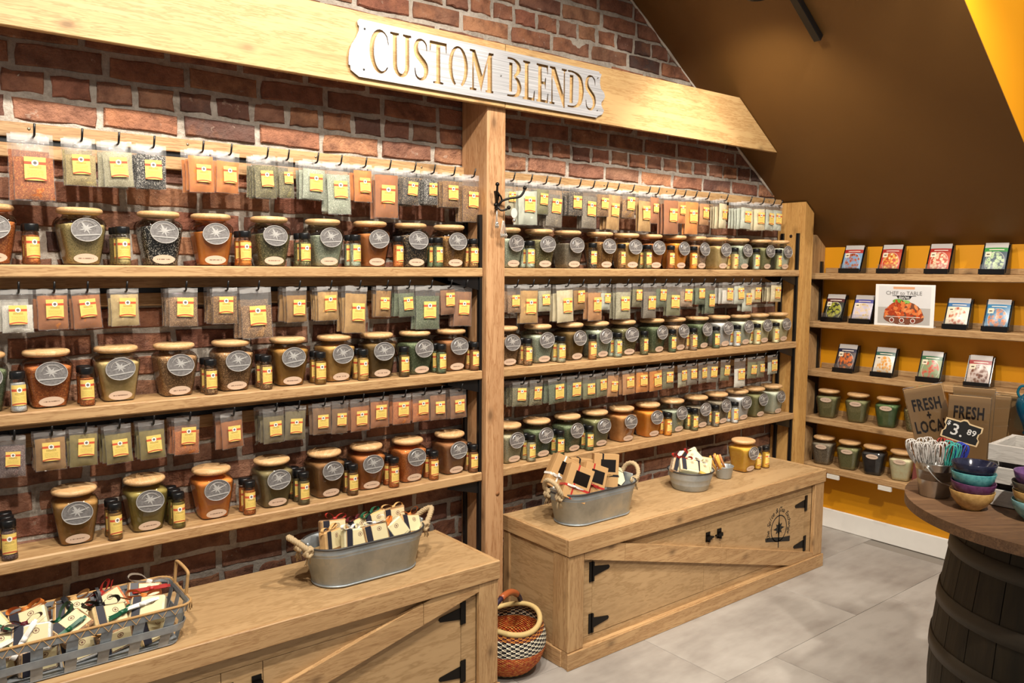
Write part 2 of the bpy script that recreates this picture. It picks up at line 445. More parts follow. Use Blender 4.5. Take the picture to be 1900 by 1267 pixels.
# ================================================================== mustard wall shelving
SX = 4.13; ZW = (1.484, 1.212, .935, .667, .395)
WN = ('top', 'second', 'third', 'fourth', 'lowest')
for k, z in enumerate(ZW):
    o = bx('wooden_shelf', (SX, WX-.002), (1.36 if k else 1.0, 2.497), (z-.036, z), wy, None, .004)
    prop(o, f'{WN[k]} pine shelf plank on the mustard wall', 'shelf', 'mustard wall shelf planks')
    struct(bx(f'trim_{k+2}', (WX-.012, WX-.001), (1.37 if k else 1.01, 2.49), (z+.0005, z+.03), wy, None, .002))
prop(bx('wooden_post', (4.13, WX-.002), (2.5, 2.55), (.002, 1.70-.7*0.0), wood('z', *PINE, 'stained_pine'), None, .003), 'narrow upright board in the corner beside the mustard wall', 'post')
prop(bx('wooden_post', (4.13, WX-.002), (1.29, 1.352), (.002, 1.44), wood('z', *PINE, 'stained_pine'), None, .003), 'upright board closing the mustard wall shelves on the right', 'post')
s = E('shelf_standard', 'black slotted shelf standard in the corner of the mustard wall', 'shelf bracket', (4.25, 2.492, .3))
bx('slotted_upright', (4.235, 4.255), (2.488, 2.499), (.3, 1.55), black, s, .001)
for z in ZW: O('bracket_arm', prism([(0, 0), (-.11, 0), (-.11, -.012), (0, -.055)], .004), black, s, (-.016, -.006, z-.0365-.3), (0, 0, 0))
for yy, lab in ((yat(1545, SX, .34), 'left'), (yat(1641, SX, .34), 'right')):
    prop(bx('label_clip', (SX-.004, SX+.012), (yy-.035, yy+.035), (.334, .3585), plain('DAD6CC', .4, name='clear_holder'), None, .001), f'{lab} blank white label holder clipped under the lowest mustard wall shelf', 'label holder')
# ================================================================== benches
def text_on(parent, s, size, mat, loc, rot, bold=0, shear=0, name='lettering'):
    return O(name, text_me(s, size, .0003, 'CENTER', bold, shear), mat, parent, loc, rot)
def bench(xo, s, lab, far):
    W = 1.745
    b = E('storage_bench', lab, 'bench', (xo+s*W/2, 2.3, 0))
    def B(name, u, y, z, mat, par=b, bev=.0025):
        x = sorted((xo+s*u[0], xo+s*u[1])); return bx(name, x, y, z, mat, par, bev)
    dk = plain('1C1108', .9, name='gap_shade')
    B('bench_top', (.012, W-.012), (2.108, 2.5), (.486, .501), ply, bev=.001)
    B('edge_board', (-.004, W+.004), (2.094, 2.11), (.438, .503), wx)
    for u in ((-.004, .013), (W-.013, W+.004)): B('edge_board', u, (2.1105, 2.5), (.438, .5025), wy)
    for u in ((0, .08), (W-.08, W)): B('corner_stile', u, (2.1, 2.12), (.066, .4375), wz)
    for u in ((.001, .016), (W-.016, W-.001)):
        B('side_stile', u, (2.1205, 2.19), (.066, .4375), wz); B('side_stile', u, (2.455, 2.498), (.066, .4375), wz)
    for u in ((.007, .015), (W-.015, W-.007)): B('side_panel', u, (2.1905, 2.4545), (.066, .4375), plyz, bev=0)
    B('base_rail', (-.006, W+.006), (2.092, 2.1), (0, .065), wx, bev=.002)
    B('base_rail', (-.0, W), (2.1001, 2.133), (0, .0655), wx, bev=.0)
    for u in ((-.005, .01), (W-.01, W+.005)): B('base_rail', u, (2.1335, 2.498), (0, .065), wy)
    B('gap_shade_board', (.02, W-.02), (2.134, 2.14), (.066, .4375), dk, bev=0)  # dark sheet behind the doors, shade of the gaps put into its colour
    d1, d2 = (.143, .821), (.94, 1.606); dz = (.094, .39); yy = (2.1205, 2.132)
    B('front_panel', (.0805, W-.0805), yy, (dz[1]+.0018, .4375), ply, bev=0); B('front_panel', (.0805, W-.0805), yy, (.066, dz[0]-.0018), ply, bev=0)
    for u in ((.0805, d1[0]-.0018), (d1[1]+.0018, d2[0]-.0018), (d2[1]+.0018, W-.0805)): B('front_panel', u, yy, dz, ply, bev=0)
    for (u0, u1), hu, hd, lu in ((d1, d1[0], 1, d1[1]), (d2, d2[1], -1, d2[0])):
        dr = B('door', (u0, u1), (2.1195, 2.131), dz, ply, bev=.0012); dl = wl(dr)
        for hz in (.345, .14):
            c = Vector((xo+s*hu, 2.118, hz)); k = s*hd
            v1 = boxvf((-k*.009, .0005, 0), (.02, .003, .078)); v2 = boxvf((0, -.002, 0), (.008, .005, .076))
            pl_ = [(k*.004, -.02), (k*.085, -.007), (k*.09, 0), (k*.085, .007), (k*.004, .02)]
            n = len(pl_); v3 = [(a, -.0015, q) for a, q in pl_]+[(a, .0015, q) for a, q in pl_]
            f3 = [tuple(range(n)), tuple(range(2*n-1, n-1, -1))]+[(i, n+i, n+(i+1) % n, (i+1) % n) for i in range(n)]
            O('hinge', me_pd('hinge', *joinvf([v1, v2, (v3, f3)])), blackm, dr, c-dl)
        k = -1 if lu > .85 else 1; c = Vector((xo+s*(lu+k*.02), 2.118, .335)); k *= -s
        bits = [boxvf((0, 0, 0), (.028, .003, .042)), boxvf((0, -.006, -.004), (.03, .01, .016)), boxvf((-k*.02, -.006, -.004), (.024, .007, .007)), boxvf((0, -.006, -.016), (.008, .012, .012))]
        O('latch', me_pd('latch', *joinvf(bits)), blackm, dr, c-dl)
        if not far and lu > .85:
            ink = plain('1E1A14', .8, name='stencil_ink')
            cxw = xat(1446, 2.117, .27); c = Vector((cxw, 2.1189, .262))-dl
            star = []
            for i in range(16):
                rr = (.045 if i % 4 == 0 else .034) if i % 2 == 0 else .02
                a = math.pi/2+i*math.pi/8; star.append((rr*math.cos(a), rr*math.sin(a)))
            O('logo_star', prism(star, .0006), ink, dr, c)
            O('logo_ring', fill2d(ell(0, 0, .066, .066, 40), [ell(0, 0, .061, .061, 40)], .0003), ink, dr, c, (R(90), 0, 0))
            O('logo_needle', prism([(-.003, -.095), (.003, -.095), (.0045, -.05), (.002, .1), (-.002, .1), (-.0045, -.05)], .0006), ink, dr, c)
            O('logo_scope', prism([(-.11, -.028), (-.107, -.046), (-.02, -.062), (.095, -.082), (.097, -.055), (.03, -.05), (-.03, -.038)], .0006), ink, dr, c)
            msg = 'The Spice & Tea Exchange'; n = len(msg)
            for i, ch in enumerate(msg):
                if ch == ' ': continue
                a = R(205)-R(230)*i/(n-1)
                text_on(dr, ch, .034, ink, c+Vector((.088*math.cos(a), 0, .088*math.sin(a)+.004)), (R(90), -(a-math.pi/2), 0), shear=.25, name='logo_letter')
    up = lambda u: .263-.25*(u-.955); lo = lambda u: .192-.25*(u-.955)
    for u0, u1 in ((.0815, .30), (.302, .952), (.955, W-.0815)):
        pts = [(u0, min(up(u0), .437)), (u0, min(lo(u0), .437)), (u1, max(lo(u1), .0665)), (u1, max(up(u1), .0665))]
        uk = .955+(.263-.437)/.25
        if u0 < uk < u1: pts.append((uk, .437))
        ub = .955+(.192-.0665)/.25
        if u0 < ub < u1: pts.insert(2, (ub, .0665))
        cu = (u0+u1)/2
        P2 = [(s*(a-cu), q) for a, q in pts]
        O('brace', prism(P2, .018), wx, b, (xo+s*cu-b.location.x, 2.11-2.3, 0))
    return b
benchR = bench(1.94, 1, 'low pine storage bench with the compass logo stencilled on its door', False)
benchL = bench(1.612, -1, 'low pine storage bench in the foreground left of the centre post', True)

# ================================================================== product materials
def film(name, clear, tint, rough, bump, fr=.75):
    t = NT(name); lw = t.n('LayerWeight'); lw.inputs[0].default_value = .35
    tr = t.n('BsdfTransparent'); tr.inputs[0].default_value = (*tint, 1)
    gl = t.n('BsdfGlossy'); gl.inputs['Roughness'].default_value = rough
    df = t.n('BsdfDiffuse'); df.inputs[0].default_value = (.9, .88, .85, 1)
    if bump:
        b = t.n('Bump'); b.inputs['Strength'].default_value = .6; b.inputs['Distance'].default_value = .006
        t.set(b.inputs['Height'], t.noise(t.coord('Object', (9, 1, 5), True), 1.0, 3, .65))
        for q in (gl, lw): t.t.links.new(b.outputs[0], q.inputs['Normal'])
    m1 = t.n('MixShader'); t.set(m1.inputs[0], t.math('MULTIPLY_ADD', lw.outputs['Fresnel'], fr, clear[0])); t.t.links.new(tr.outputs[0], m1.inputs[1]); t.t.links.new(gl.outputs[0], m1.inputs[2])
    m2 = t.n('MixShader'); m2.inputs[0].default_value = clear[1]; t.t.links.new(m1.outputs[0], m2.inputs[1]); t.t.links.new(df.outputs[0], m2.inputs[2])
    t.t.links.new(m2.outputs[0], t.out.inputs[0]); return t.m
glass = film('clear_glass', (.03, .0), (.975, .985, .975), .03, False)
pouchm = film('clear_plastic', (.025, .05), (.995, .995, .995), .07, True, .4)
headm = film('clear_plastic_header', (.06, .27), (.98, .96, .96), .2, True)
SPC = {
 'chili': ('B0602A', 'CC8440', 320, 'red-brown chilli flakes'), 'yellowgreen': ('B6A26C', '847648', 420, 'yellow-green herb blend'),
 'saltpepper': ('1E1C1A', 'CFC8BC', 380, 'black and white salt mix'), 'orange': ('D68832', 'C4702A', 700, 'orange powder'),
 'herb': ('6A6440', 'A89C6E', 420, 'dark herb blend'), 'palegreen': ('9EA590', 'C4C6B2', 420, 'pale green salt'),
 'redbrown': ('AC6A30', '9C5C28', 800, 'red-brown powder'), 'peppery': ('39312A', 'A68E6E', 360, 'black and tan peppercorn mix'),
 'brownmix': ('80582E', 'BC9250', 380, 'brown seed mix'), 'beige': ('C8B07C', 'A98F58', 900, 'fine beige blend'),
 'speckle': ('8A6642', 'C8A070', 420, 'brown speckled blend'), 'yellowbrown': ('A67A34', '8A6024', 650, 'yellow-brown blend'),
 'tan': ('C79E5C', 'A87E40', 650, 'tan blend'), 'olivebrown': ('7C6030', '5E4620', 600, 'olive-brown blend'),
 'green': ('5C6848', '868C6C', 420, 'dark green herbs'), 'cocoa': ('98663A', '80502A', 900, 'cocoa-brown powder'),
 'gold': ('A67C42', '906830', 900, 'golden-brown powder'), 'olivegold': ('92803E', '7C6C30', 900, 'olive-gold powder'),
 'olivegrey': ('7E7048', '685A38', 900, 'olive-grey powder'), 'brown': ('8A6034', '745028', 900, 'brown powder'),
 'redorange': ('BC6A2C', 'CC8640', 420, 'red-orange blend'), 'white': ('E4E0D4', 'CFCABC', 500, 'white salt'),
 'purple': ('6E5652', 'A08C84', 420, 'purple-grey blend'), 'greybrown': ('7E7260', 'A89C86', 500, 'grey-brown blend'),
 'pale': ('B9B294', '8E8866', 420, 'pale dried herbs'), 'orangetan': ('C8935A', 'B47C42', 800, 'orange-tan powder'),
 'deeporange': ('DA9030', 'CC7C20', 900, 'deep orange powder'), 'cream': ('DED2B0', 'CABB92', 700, 'cream powder'),
 'brightgreen': ('567042', '446032', 700, 'bright green powder'), 'black': ('232224', '3A3838', 800, 'black tea-like powder'),
 'olive': ('87845A', '68663E', 520, 'olive herb blend'), 'mustard': ('DDAA3C', 'C8942A', 800, 'mustard-yellow powder'),
 'pinkmix': ('A08468', 'C8B08E', 360, 'pink and tan salt mix'), 'silvergreen': ('AEB3A0', 'C8CABA', 600, 'silvery green blend'),
}
def brt(c, k=1.4): return tuple(min(.9, x*k+.012) for x in c)
def spice(k, bag=False):
    if ('s', k, bag) in _mc: return _mc[('s', k, bag)]
    a, b, sc, _ = SPC[k]; t = NT('spice_'+k); v = t.coord('Object', (.095, 1, .125) if bag else (1, 1, 1), True); kk = 1.05 if bag else 1.4; ca, cb = brt(srgb(a), kk), brt(srgb(b), kk)
    if sc >= 600: f = t.noise(v, 40, 4, .7); col = t.ramp(f, [(.3, ca), (.7, cb)])
    else:
        d = t.voro(v, sc*(1.5 if bag else 1.15), 'Color'); sp = t.n('SeparateColor'); t.t.links.new(d, sp.inputs[0])
        f = sp.outputs[0]; col = t.ramp(f, [(.0, tuple(x*.6 for x in ca)), (.3, ca), (.72, ca), (.86, cb), (1, tuple(min(1, x*1.1) for x in cb))])
    t.P(Base_Color=col, Roughness=.85); t.bump(f, .35, .003); _mc[('s', k, bag)] = t.m; return t.m
def label_mat(name, yc):
    t = NT(name); uv = t.n('UVMap').outputs[0]; sx = t.n('SeparateXYZ'); t.t.links.new(uv, sx.inputs[0]); u, v = sx.outputs[0], sx.outputs[1]
    inr = lambda x, a, b: t.math('MULTIPLY', t.math('GREATER_THAN', x, a), t.math('LESS_THAN', x, b))
    col = srgb(yc)
    col = t.mix(inr(v, .68, .8), col, srgb('C8583C'))
    du = t.math('SUBTRACT', u, .5); dv = t.math('MULTIPLY', t.math('SUBTRACT', v, .75), 1.25)
    rr = t.math('SQRT', t.math('ADD', t.math('MULTIPLY', du, du), t.math('MULTIPLY', dv, dv)))
    col = t.mix(t.math('LESS_THAN', rr, .16), col, srgb('F1E9DC')); col = t.mix(t.math('LESS_THAN', rr, .09), col, srgb('8A8684'))
    ang = t.math('ARCTAN2', dv, du); st = t.math('LESS_THAN', rr, t.math('MULTIPLY_ADD', t.math('SINE', t.math('MULTIPLY', ang, 8)), .04, .055))
    col = t.mix(st, col, srgb('5A5450'))
    nz = t.noise(t.coord('UV', (26, 70, 1), True), 1, 1)
    ln = t.math('GREATER_THAN', t.math('SINE', t.math('MULTIPLY', v, 95)), .25)
    zone = t.math('MULTIPLY', inr(v, .2, .46), inr(u, .12, .88))
    col = t.mix(t.math('MULTIPLY', t.math('MULTIPLY', ln, zone), t.math('GREATER_THAN', nz, .42)), col, srgb('B3A24E'))
    z2 = t.math('MULTIPLY', inr(v, .5, .62), inr(u, .22, .78)); l2 = t.math('GREATER_THAN', t.math('SINE', t.math('MULTIPLY', v, 105)), -.1)
    col = t.mix(t.math('MULTIPLY', t.math('MULTIPLY', l2, z2), t.math('GREATER_THAN', nz, .4)), col, srgb('8A7A3A'))
    arc = t.math('MULTIPLY_ADD', t.math('MULTIPLY', du, du), -.28, .13)
    col = t.mix(t.math('MULTIPLY', t.math('LESS_THAN', v, arc), t.math('GREATER_THAN', v, t.math('SUBTRACT', arc, .075))), col, srgb('B85A3C'))
    t.P(Base_Color=col, Roughness=.35); return t.m
ylab = label_mat('yellow_label', 'E6C66E')
t = NT('cream_oval'); uvc = t.coord('Object', (1, 1, 1), True); nz = t.noise(t.coord('Object', (520, 1, 60), True), 1, 1)
sx = t.n('SeparateXYZ'); tc = t.n('TexCoord'); t.t.links.new(tc.outputs['Object'], sx.inputs[0])
ln = t.math('GREATER_THAN', t.math('SINE', t.math('MULTIPLY_ADD', sx.outputs[2], 780, 1.57)), .35)
zx = t.math('LESS_THAN', t.math('ABSOLUTE', sx.outputs[0]), .019); zz = t.math('LESS_THAN', t.math('ABSOLUTE', sx.outputs[2]), .0065)
f = t.math('MULTIPLY', t.math('MULTIPLY', ln, zx), t.math('MULTIPLY', zz, t.math('GREATER_THAN', nz, .44)))
t.P(Base_Color=t.mix(f, srgb('CDB39C'), srgb('7E6656')), Roughness=.6); ovalm = t.m
t = NT('pewter'); n1 = t.noise(t.coord('Object', (1, 1, 1), True), 160, 3)
t.P(Base_Color=t.ramp(n1, [(.3, srgb('74706E')), (.7, srgb('928E8C'))]), Metallic=.45, Roughness=.38); pewter = t.m
bright = plain('CFCCC7', .3, .5, 'polished_pewter')
lidw = wood('x', 'E2BE8E', 'C4935C', 'beech_lid', knots=False, tight=1.6)
capm = plain('111214', .32, 0, 'black_cap')

# ------------------------------------------------------------------ jar (local: base at z=0, front towards -y)
def sq(r, z, sqn, n=32):
    out = []
    for i in range(n):
        a = 2*math.pi*(i+.5)/n; c, s_ = math.cos(a), math.sin(a)
        k = (abs(c)**sqn+abs(s_)**sqn)**(-1/sqn); out.append((r*k*c, r*k*s_, z))
    return out
PROF = [(a*.94 if q > 4 else a, b, q) for a, b, q in [(.041, .0, 5), (.0445, .004, 6), (.0475, .02, 7), (.0545, .062, 7), (.060, .098, 7), (.0625, .112, 6), (.0615, .121, 4.5), (.054, .129, 3), (.045, .134, 2.3), (.0435, .137, 2), (.0435, .1405, 2)]]
jar_me = loft([sq(*p) for p in PROF], cap1=False, name='jar_glass')
def fillme(top, dome):
    pr = [(r-.0028, z if z > .003 else .0035, q) for r, z, q in PROF if z < top]
    pr.append((pr[-1][0]*.995, top, pr[-1][2])); secs = [sq(*p) for p in pr]
    secs.append([(x*.55, y*.55, z+dome) for x, y, z in secs[-1]]); secs.append([(x*.1, y*.1, z+dome*1.4) for x, y, z in secs[-2]])
    return loft(secs, name='jar_fill')
fills = [fillme(.088, .002), fillme(.102, .003), fillme(.112, .004), fillme(.119, .003)]
lid_me = lathe([(.040, .1408), (.05, .1412), (.057, .145), (.059, .1505), (.057, .156), (.05, .159), (.02, .1602), (.001, .1603)], 32, cap1=False, name='jar_lid')
med_me = fill2d(ell(0, 0, .0395, .0325, 36), [], .0012)
def medrelief():
    parts = []
    star = []
    for i in range(16):
        rr = .007 if i % 2 else (.016 if i % 4 else .023)
        a = math.pi/2+i*math.pi/8+.35; star.append((rr*math.cos(a), rr*math.sin(a)*.8+.004))
    me = prism(star, .0016); parts.append(([tuple(v.co) for v in me.vertices], [tuple(p.vertices) for p in me.polygons])); bpy.data.meshes.remove(me)
    parts.append(boxvf((0, -.0002, -.0145), (.066, .0026, .0032), Matrix.Rotation(R(-2), 3, 'Y')))
    parts.append(boxvf((.012, -.0002, .006), (.036, .0022, .0022), Matrix.Rotation(R(-22), 3, 'Y')))
    parts.append(boxvf((-.007, -.0002, .012), (.003, .0022, .02), Matrix.Rotation(R(-20), 3, 'Y')))
    for rx in (.0385,): parts.append(tubev([(x, -.0012, y) for x, y in ell(0, 0, rx, rx*.82, 36)], .0012, 5, True))
    arc = ell(0, .003, .024, .02, 14, .1, 3.0); parts.append(tubev([(x, -.001, y) for x, y in arc], .0008, 4))
    return me_pd('relief', *joinvf(parts))
relief_me = medrelief()
oval_me = fill2d(ell(0, 0, .031, .0135, 28), [], .0003)
# stand the flat plates up: rotate mesh data into the XZ plane
for me in (med_me, oval_me): me.transform(Matrix.Rotation(R(90), 4, 'X'))
def jar(loc, rotz, kind, fill, label, group, med=True, low=True, name='spice_jar', tilt=0):
    j = E(name, label, 'jar', loc, rotz, group)
    g = O('glass_body', jar_me, glass, j); O('spice_fill', fills[fill], spice(kind), j)
    O('wooden_lid', lid_me, lidw, j, rot=(0, 0, rnd.uniform(0, 6)))
    if med:
        m = O('medallion', med_me, pewter, j, (0, -.0618, .097), (R(-4), tilt, 0)); O('compass_relief', relief_me, bright, m, (0, -.0012, 0))
        O('oval_label', oval_me, ovalm, j, (0, -.0464, .0185), (R(9.5), 0, 0))
    else:
        O('oval_label', oval_me, ovalm, j, (.002, -.0597, .1055), (R(6), 0, 0))
    return j
# ------------------------------------------------------------------ shaker bottle
bot_me = lathe([(.0175, 0), (.0195, .002), (.02, .006), (.0193, .014), (.0186, .016), (.0186, .076), (.019, .079), (.0188, .084), (.016, .089), (.0155, .0905)], 20, cap1=False, name='bottle_glass')
bfill_me = lathe([(.0165, .0025), (.0185, .005), (.0178, .014), (.0172, .017), (.0172, .078), (.004, .0795)], 16, name='bottle_fill')
cap_me = lathe([(.0178, .0895), (.0186, .0905), (.0186, .106), (.0176, .109), (.006, .1098)], 20, name='bottle_cap')
def curved_label(r, z0, z1, a0, a1, n=10):
    v = []; f = []; uv = []
    for i in range(n+1):
        a = a0+(a1-a0)*i/n
        for z in (z0, z1): v.append((r*math.sin(a), -r*math.cos(a), z))
    for i in range(n): f.append((2*i, 2*i+2, 2*i+3, 2*i+1))
    me = me_pd('bottle_label', v, f, True); l = me.uv_layers.new(name='UVMap')
    for p in me.polygons:
        for li in p.loop_indices:
            vi = me.loops[li].vertex_index; l.data[li].uv = ((vi//2)/n, vi % 2)
    return me
blab_me = curved_label(.0191, .019, .074, R(-62), R(62))
def bottle(loc, rotz, kind, label, group, parts=True):
    b = E('spice_shaker', label, 'spice shaker', loc, rotz, group)
    O('glass_body', bot_me, glass, b); O('spice_fill', bfill_me, spice(kind), b); O('black_cap', cap_me, capm, b)
    O('yellow_label', blab_me, ylab, b)
    return b
# ------------------------------------------------------------------ zip bags, unit size (x -.5..0.5, z -1..0 below the hook line), real thickness
def pillow(seed, z0, z1, th, inset, wr, n=(8, 9)):
    g = random.Random(seed); nx, nz = n; v = []; f = []
    for side in (-1, 1):
        for k in range(nz+1):
            w_ = k/nz; z = z0+(z1-z0)*w_
            for i in range(nx+1):
                u = i/nx; x = (-.5+inset)+(1-2*inset)*u
                e = (math.sin(math.pi*u)**.55)*(math.sin(math.pi*(w_**.62 if z1 > z0 else w_))**.5) if 0 < u < 1 and 0 < w_ < 1 else 0
                y = side*th*e*(1+.25*g.uniform(-1, 1)*wr)
                xx = x*(1-.02*math.sin(math.pi*w_)) + (g.uniform(-.012, .012) if wr else 0)
                v.append((xx, y, z+(g.uniform(-.008, .008) if wr else 0)))
    N = (nx+1)*(nz+1)
    for k in range(nz):
        for i in range(nx):
            a = k*(nx+1)+i; q = (a, a+1, a+nx+2, a+nx+1); f.append(q); f.append(tuple(N+j for j in reversed(q)))
    return me_pd('pillow', v, f, True)
POUCH = [pillow(s, -1.0, -.11, .0085, .0, 1) for s in range(4)]
FILL = [[pillow(20+s, -.985, top, .0072, .025, .6) for s in range(3)] for top in (-.16, -.24, -.36)]
HEAD = []
for s in range(3):
    g = random.Random(60+s); v = []; nx = 6
    for k, z in enumerate((-.112, -.06, 0)):
        for i in range(nx+1): v.append((-.5+i/nx, g.uniform(-.0022, .0022), z+g.uniform(-.012, .012)))
    HEAD.append(me_pd('bag_header', v, [(k*(nx+1)+i, k*(nx+1)+i+1, (k+1)*(nx+1)+i+1, (k+1)*(nx+1)+i) for k in range(2) for i in range(nx)], True))
def quad_uv(w, h):
    me = me_pd('label', [(-w/2, 0, -h/2), (w/2, 0, -h/2), (w/2, 0, h/2), (-w/2, 0, h/2)], [(0, 1, 2, 3)]); l = me.uv_layers.new(name='UVMap')
    for li, q in enumerate(((0, 0), (1, 0), (1, 1), (0, 1))): l.data[li].uv = q
    return me
blabel_me = quad_uv(1, 1)
# bag seen from behind the front one: one joined mesh with two slots
def backbag(seed):
    parts = [POUCH[seed % 4], FILL[0][seed % 3]]
    v1 = [tuple(q.co) for q in FILL[1][seed % 3].vertices]; f1 = [tuple(p.vertices) for p in FILL[1][seed % 3].polygons]
    v2 = [tuple(q.co) for q in HEAD[seed % 3].vertices]; f2 = [tuple(p.vertices) for p in HEAD[seed % 3].polygons]
    v3 = [tuple(q.co) for q in POUCH[seed % 4].vertices]; f3 = [tuple(p.vertices) for p in POUCH[seed % 4].polygons]
    v, f = joinvf([(v1, f1), (v2, f2), (v3, f3)]); me = me_pd('backbag', v, f, True)
    for i, p in enumerate(me.polygons): p.material_index = 0 if i < len(f1) else (1 if i < len(f1)+len(f2) else 2)
    me.materials.append(spice('tan', True)); me.materials.append(headm); me.materials.append(pouchm)
    return me
BACK = [backbag(s) for s in range(3)]
# ================================================================== rows of jars, shakers and bags
YJ, YK = 2.526, 2.487
BN = ('left', 'right')
def place(lev, bi): return f'{BN[bi]} bay {LV[lev]} shelf'
# (bay, level): list of (pixel column of the lid, contents, fill)
JARS = {
 (0, 0): [(-22, 'chili', 2), (147, 'yellowgreen', 2), (293, 'saltpepper', 2), (391, 'orange', 1), (499, 'herb', 1), (599, 'palegreen', 1), (686, 'redbrown', 2), (762, 'peppery', 2), (832, 'brownmix', 2)],
 (0, 1): [(-38, 'green', 2), (85, 'chili', 2), (215, 'beige', 2), (322, 'speckle', 3), (428, 'speckle', 3), (533, 'yellowbrown', 3), (619.5, 'tan', 3), (698, 'olivebrown', 3), (769, 'green', 2), (836, 'cocoa', 2)],
 (0, 2): [(-60, 'purple', 2), (137, 'gold', 3), (267, 'olivegold', 3), (391, 'orange', 3), (504, 'olivegrey', 3), (600.5, 'brown', 3), (679, 'redbrown', 3), (755, 'redorange', 3), (833, 'cocoa', 3)],
 (1, 0): [(938, 'palegreen', 2), (999, 'herb', 2), (1053.6, 'greybrown', 1), (1112, 'brownmix', 2), (1161, 'tan', 2), (1206, 'redbrown', 2), (1250, 'deeporange', 3), (1288, 'speckle', 2), (1328, 'beige', 2), (1369, 'palegreen', 3), (1411, 'olive', 2), (1443, 'silvergreen', 2)],
 (1, 1): [(934, 'speckle', 2), (998, 'palegreen', 2), (1057.5, 'olivebrown', 3), (1106, 'palegreen', 3), (1156, 'herb', 3), (1210, 'green', 3), (1250, 'pinkmix', 3), (1293, 'green', 3), (1333, 'white', 3), (1371, 'silvergreen', 3), (1406, 'cream', 3), (1441, 'cream', 3)],
 (1, 2): [(941, 'pale', 2), (996, 'green', 2), (1052, 'green', 2), (1104, 'olive', 3), (1152.6, 'orangetan', 3), (1201, 'deeporange', 3), (1247, 'palegreen', 1), (1290.5, 'greybrown', 1), (1329, 'greybrown', 2), (1367, 'white', 3), (1399, 'olive', 3), (1431, 'silvergreen', 3)],
}
JX = {}
for (bi, lv), rowj in JARS.items():
    z = ZS[lv]
    for n, (px, kind, fl_) in enumerate(rowj):
        x = xat(px, YJ, z+.15)
        if bi == 1: x = max(x, 1.9465)
        JX.setdefault((bi, lv), []).append(x); nth = ORD[n+1]
        jar((x, YJ+rnd.uniform(-.004, .002), z), rnd.uniform(-.08, .08), kind, fl_, f'jar of {SPC[kind][3]}, {nth} from left, {place(lv, bi)}',
            'compass medallion spice jars', tilt=rnd.uniform(-.12, .12))
# shakers: (pixel column of the front cap, contents, number standing behind)
SHAK = {
 (0, 0): [(57, 'chili', 1), (227, 'yellowgreen', 2), (454, 'orange', 1), (565, 'herb', 1), (659, 'palegreen', 1), (735, 'redorange', 0), (812, 'green', 1), (883, 'brownmix', 1)],
 (0, 1): [(26, 'white', 0), (160, 'chili', 1), (390, 'speckle', 1), (493, 'speckle', 1), (594, 'yellowbrown', 1), (672, 'tan', 1), (749, 'olivebrown', 0), (816, 'green', 1), (881, 'cocoa', 1)],
 (0, 2): [(15, 'purple', 2), (212, 'gold', 1), (330, 'olivegold', 2), (462, 'redorange', 1), (563, 'olivegrey', 2), (651, 'brown', 2), (728, 'redorange', 2), (803, 'redorange', 1), (878, 'cocoa', 1)],
 (1, 0): [(984, 'palegreen', 1), (1100, 'peppery', 0), (1151, 'brownmix', 0), (1203, 'herb', 1), (1238, 'redbrown', 0), (1280, 'deeporange', 0), (1357, 'beige', 1), (1402, 'palegreen', 0), (1438, 'olive', 0)],
 (1, 1): [(978, 'speckle', 1), (1041.5, 'pale', 1), (1098, 'orangetan', 0), (1146.5, 'palegreen', 1), (1190, 'herb', 0), (1239, 'green', 0), (1285, 'pinkmix', 1), (1329, 'green', 0), (1367, 'white', 1), (1405, 'cream', 1), (1440, 'cream', 0)],
 (1, 2): [(981.6, 'pale', 1), (1036, 'green', 1), (1091, 'green', 1), (1240, 'deeporange', 1), (1289, 'herb', 1), (1331, 'greybrown', 1), (1364, 'white', 1)],
}
for (bi, lv), rowb in SHAK.items():
    z = ZS[lv]
    for n, (px, kind, back) in enumerate(rowb):
        for k in range(back+1):
            y = YK-.021+k*.042; x = xat(px, YK-.021, z+.1)
            lo_ = max([q for q in JX[(bi, lv)] if q < x] or [-9])+.079; hi_ = min([q for q in JX[(bi, lv)] if q >= x] or [9])-.079
            if bi == 0: hi_ = min(hi_, XL-.014-.021)
            x = (lo_+hi_)/2 if lo_ > hi_ else min(max(x, lo_), hi_)
            w_ = ('front', 'second', 'rear')[k]+' shaker'
            bottle((x, y, z), rnd.uniform(-.1, .35), kind, f'{w_} of {SPC[kind][3]}, {ORD[n+1]} group, {place(lv, bi)}', 'black-capped spice shakers')
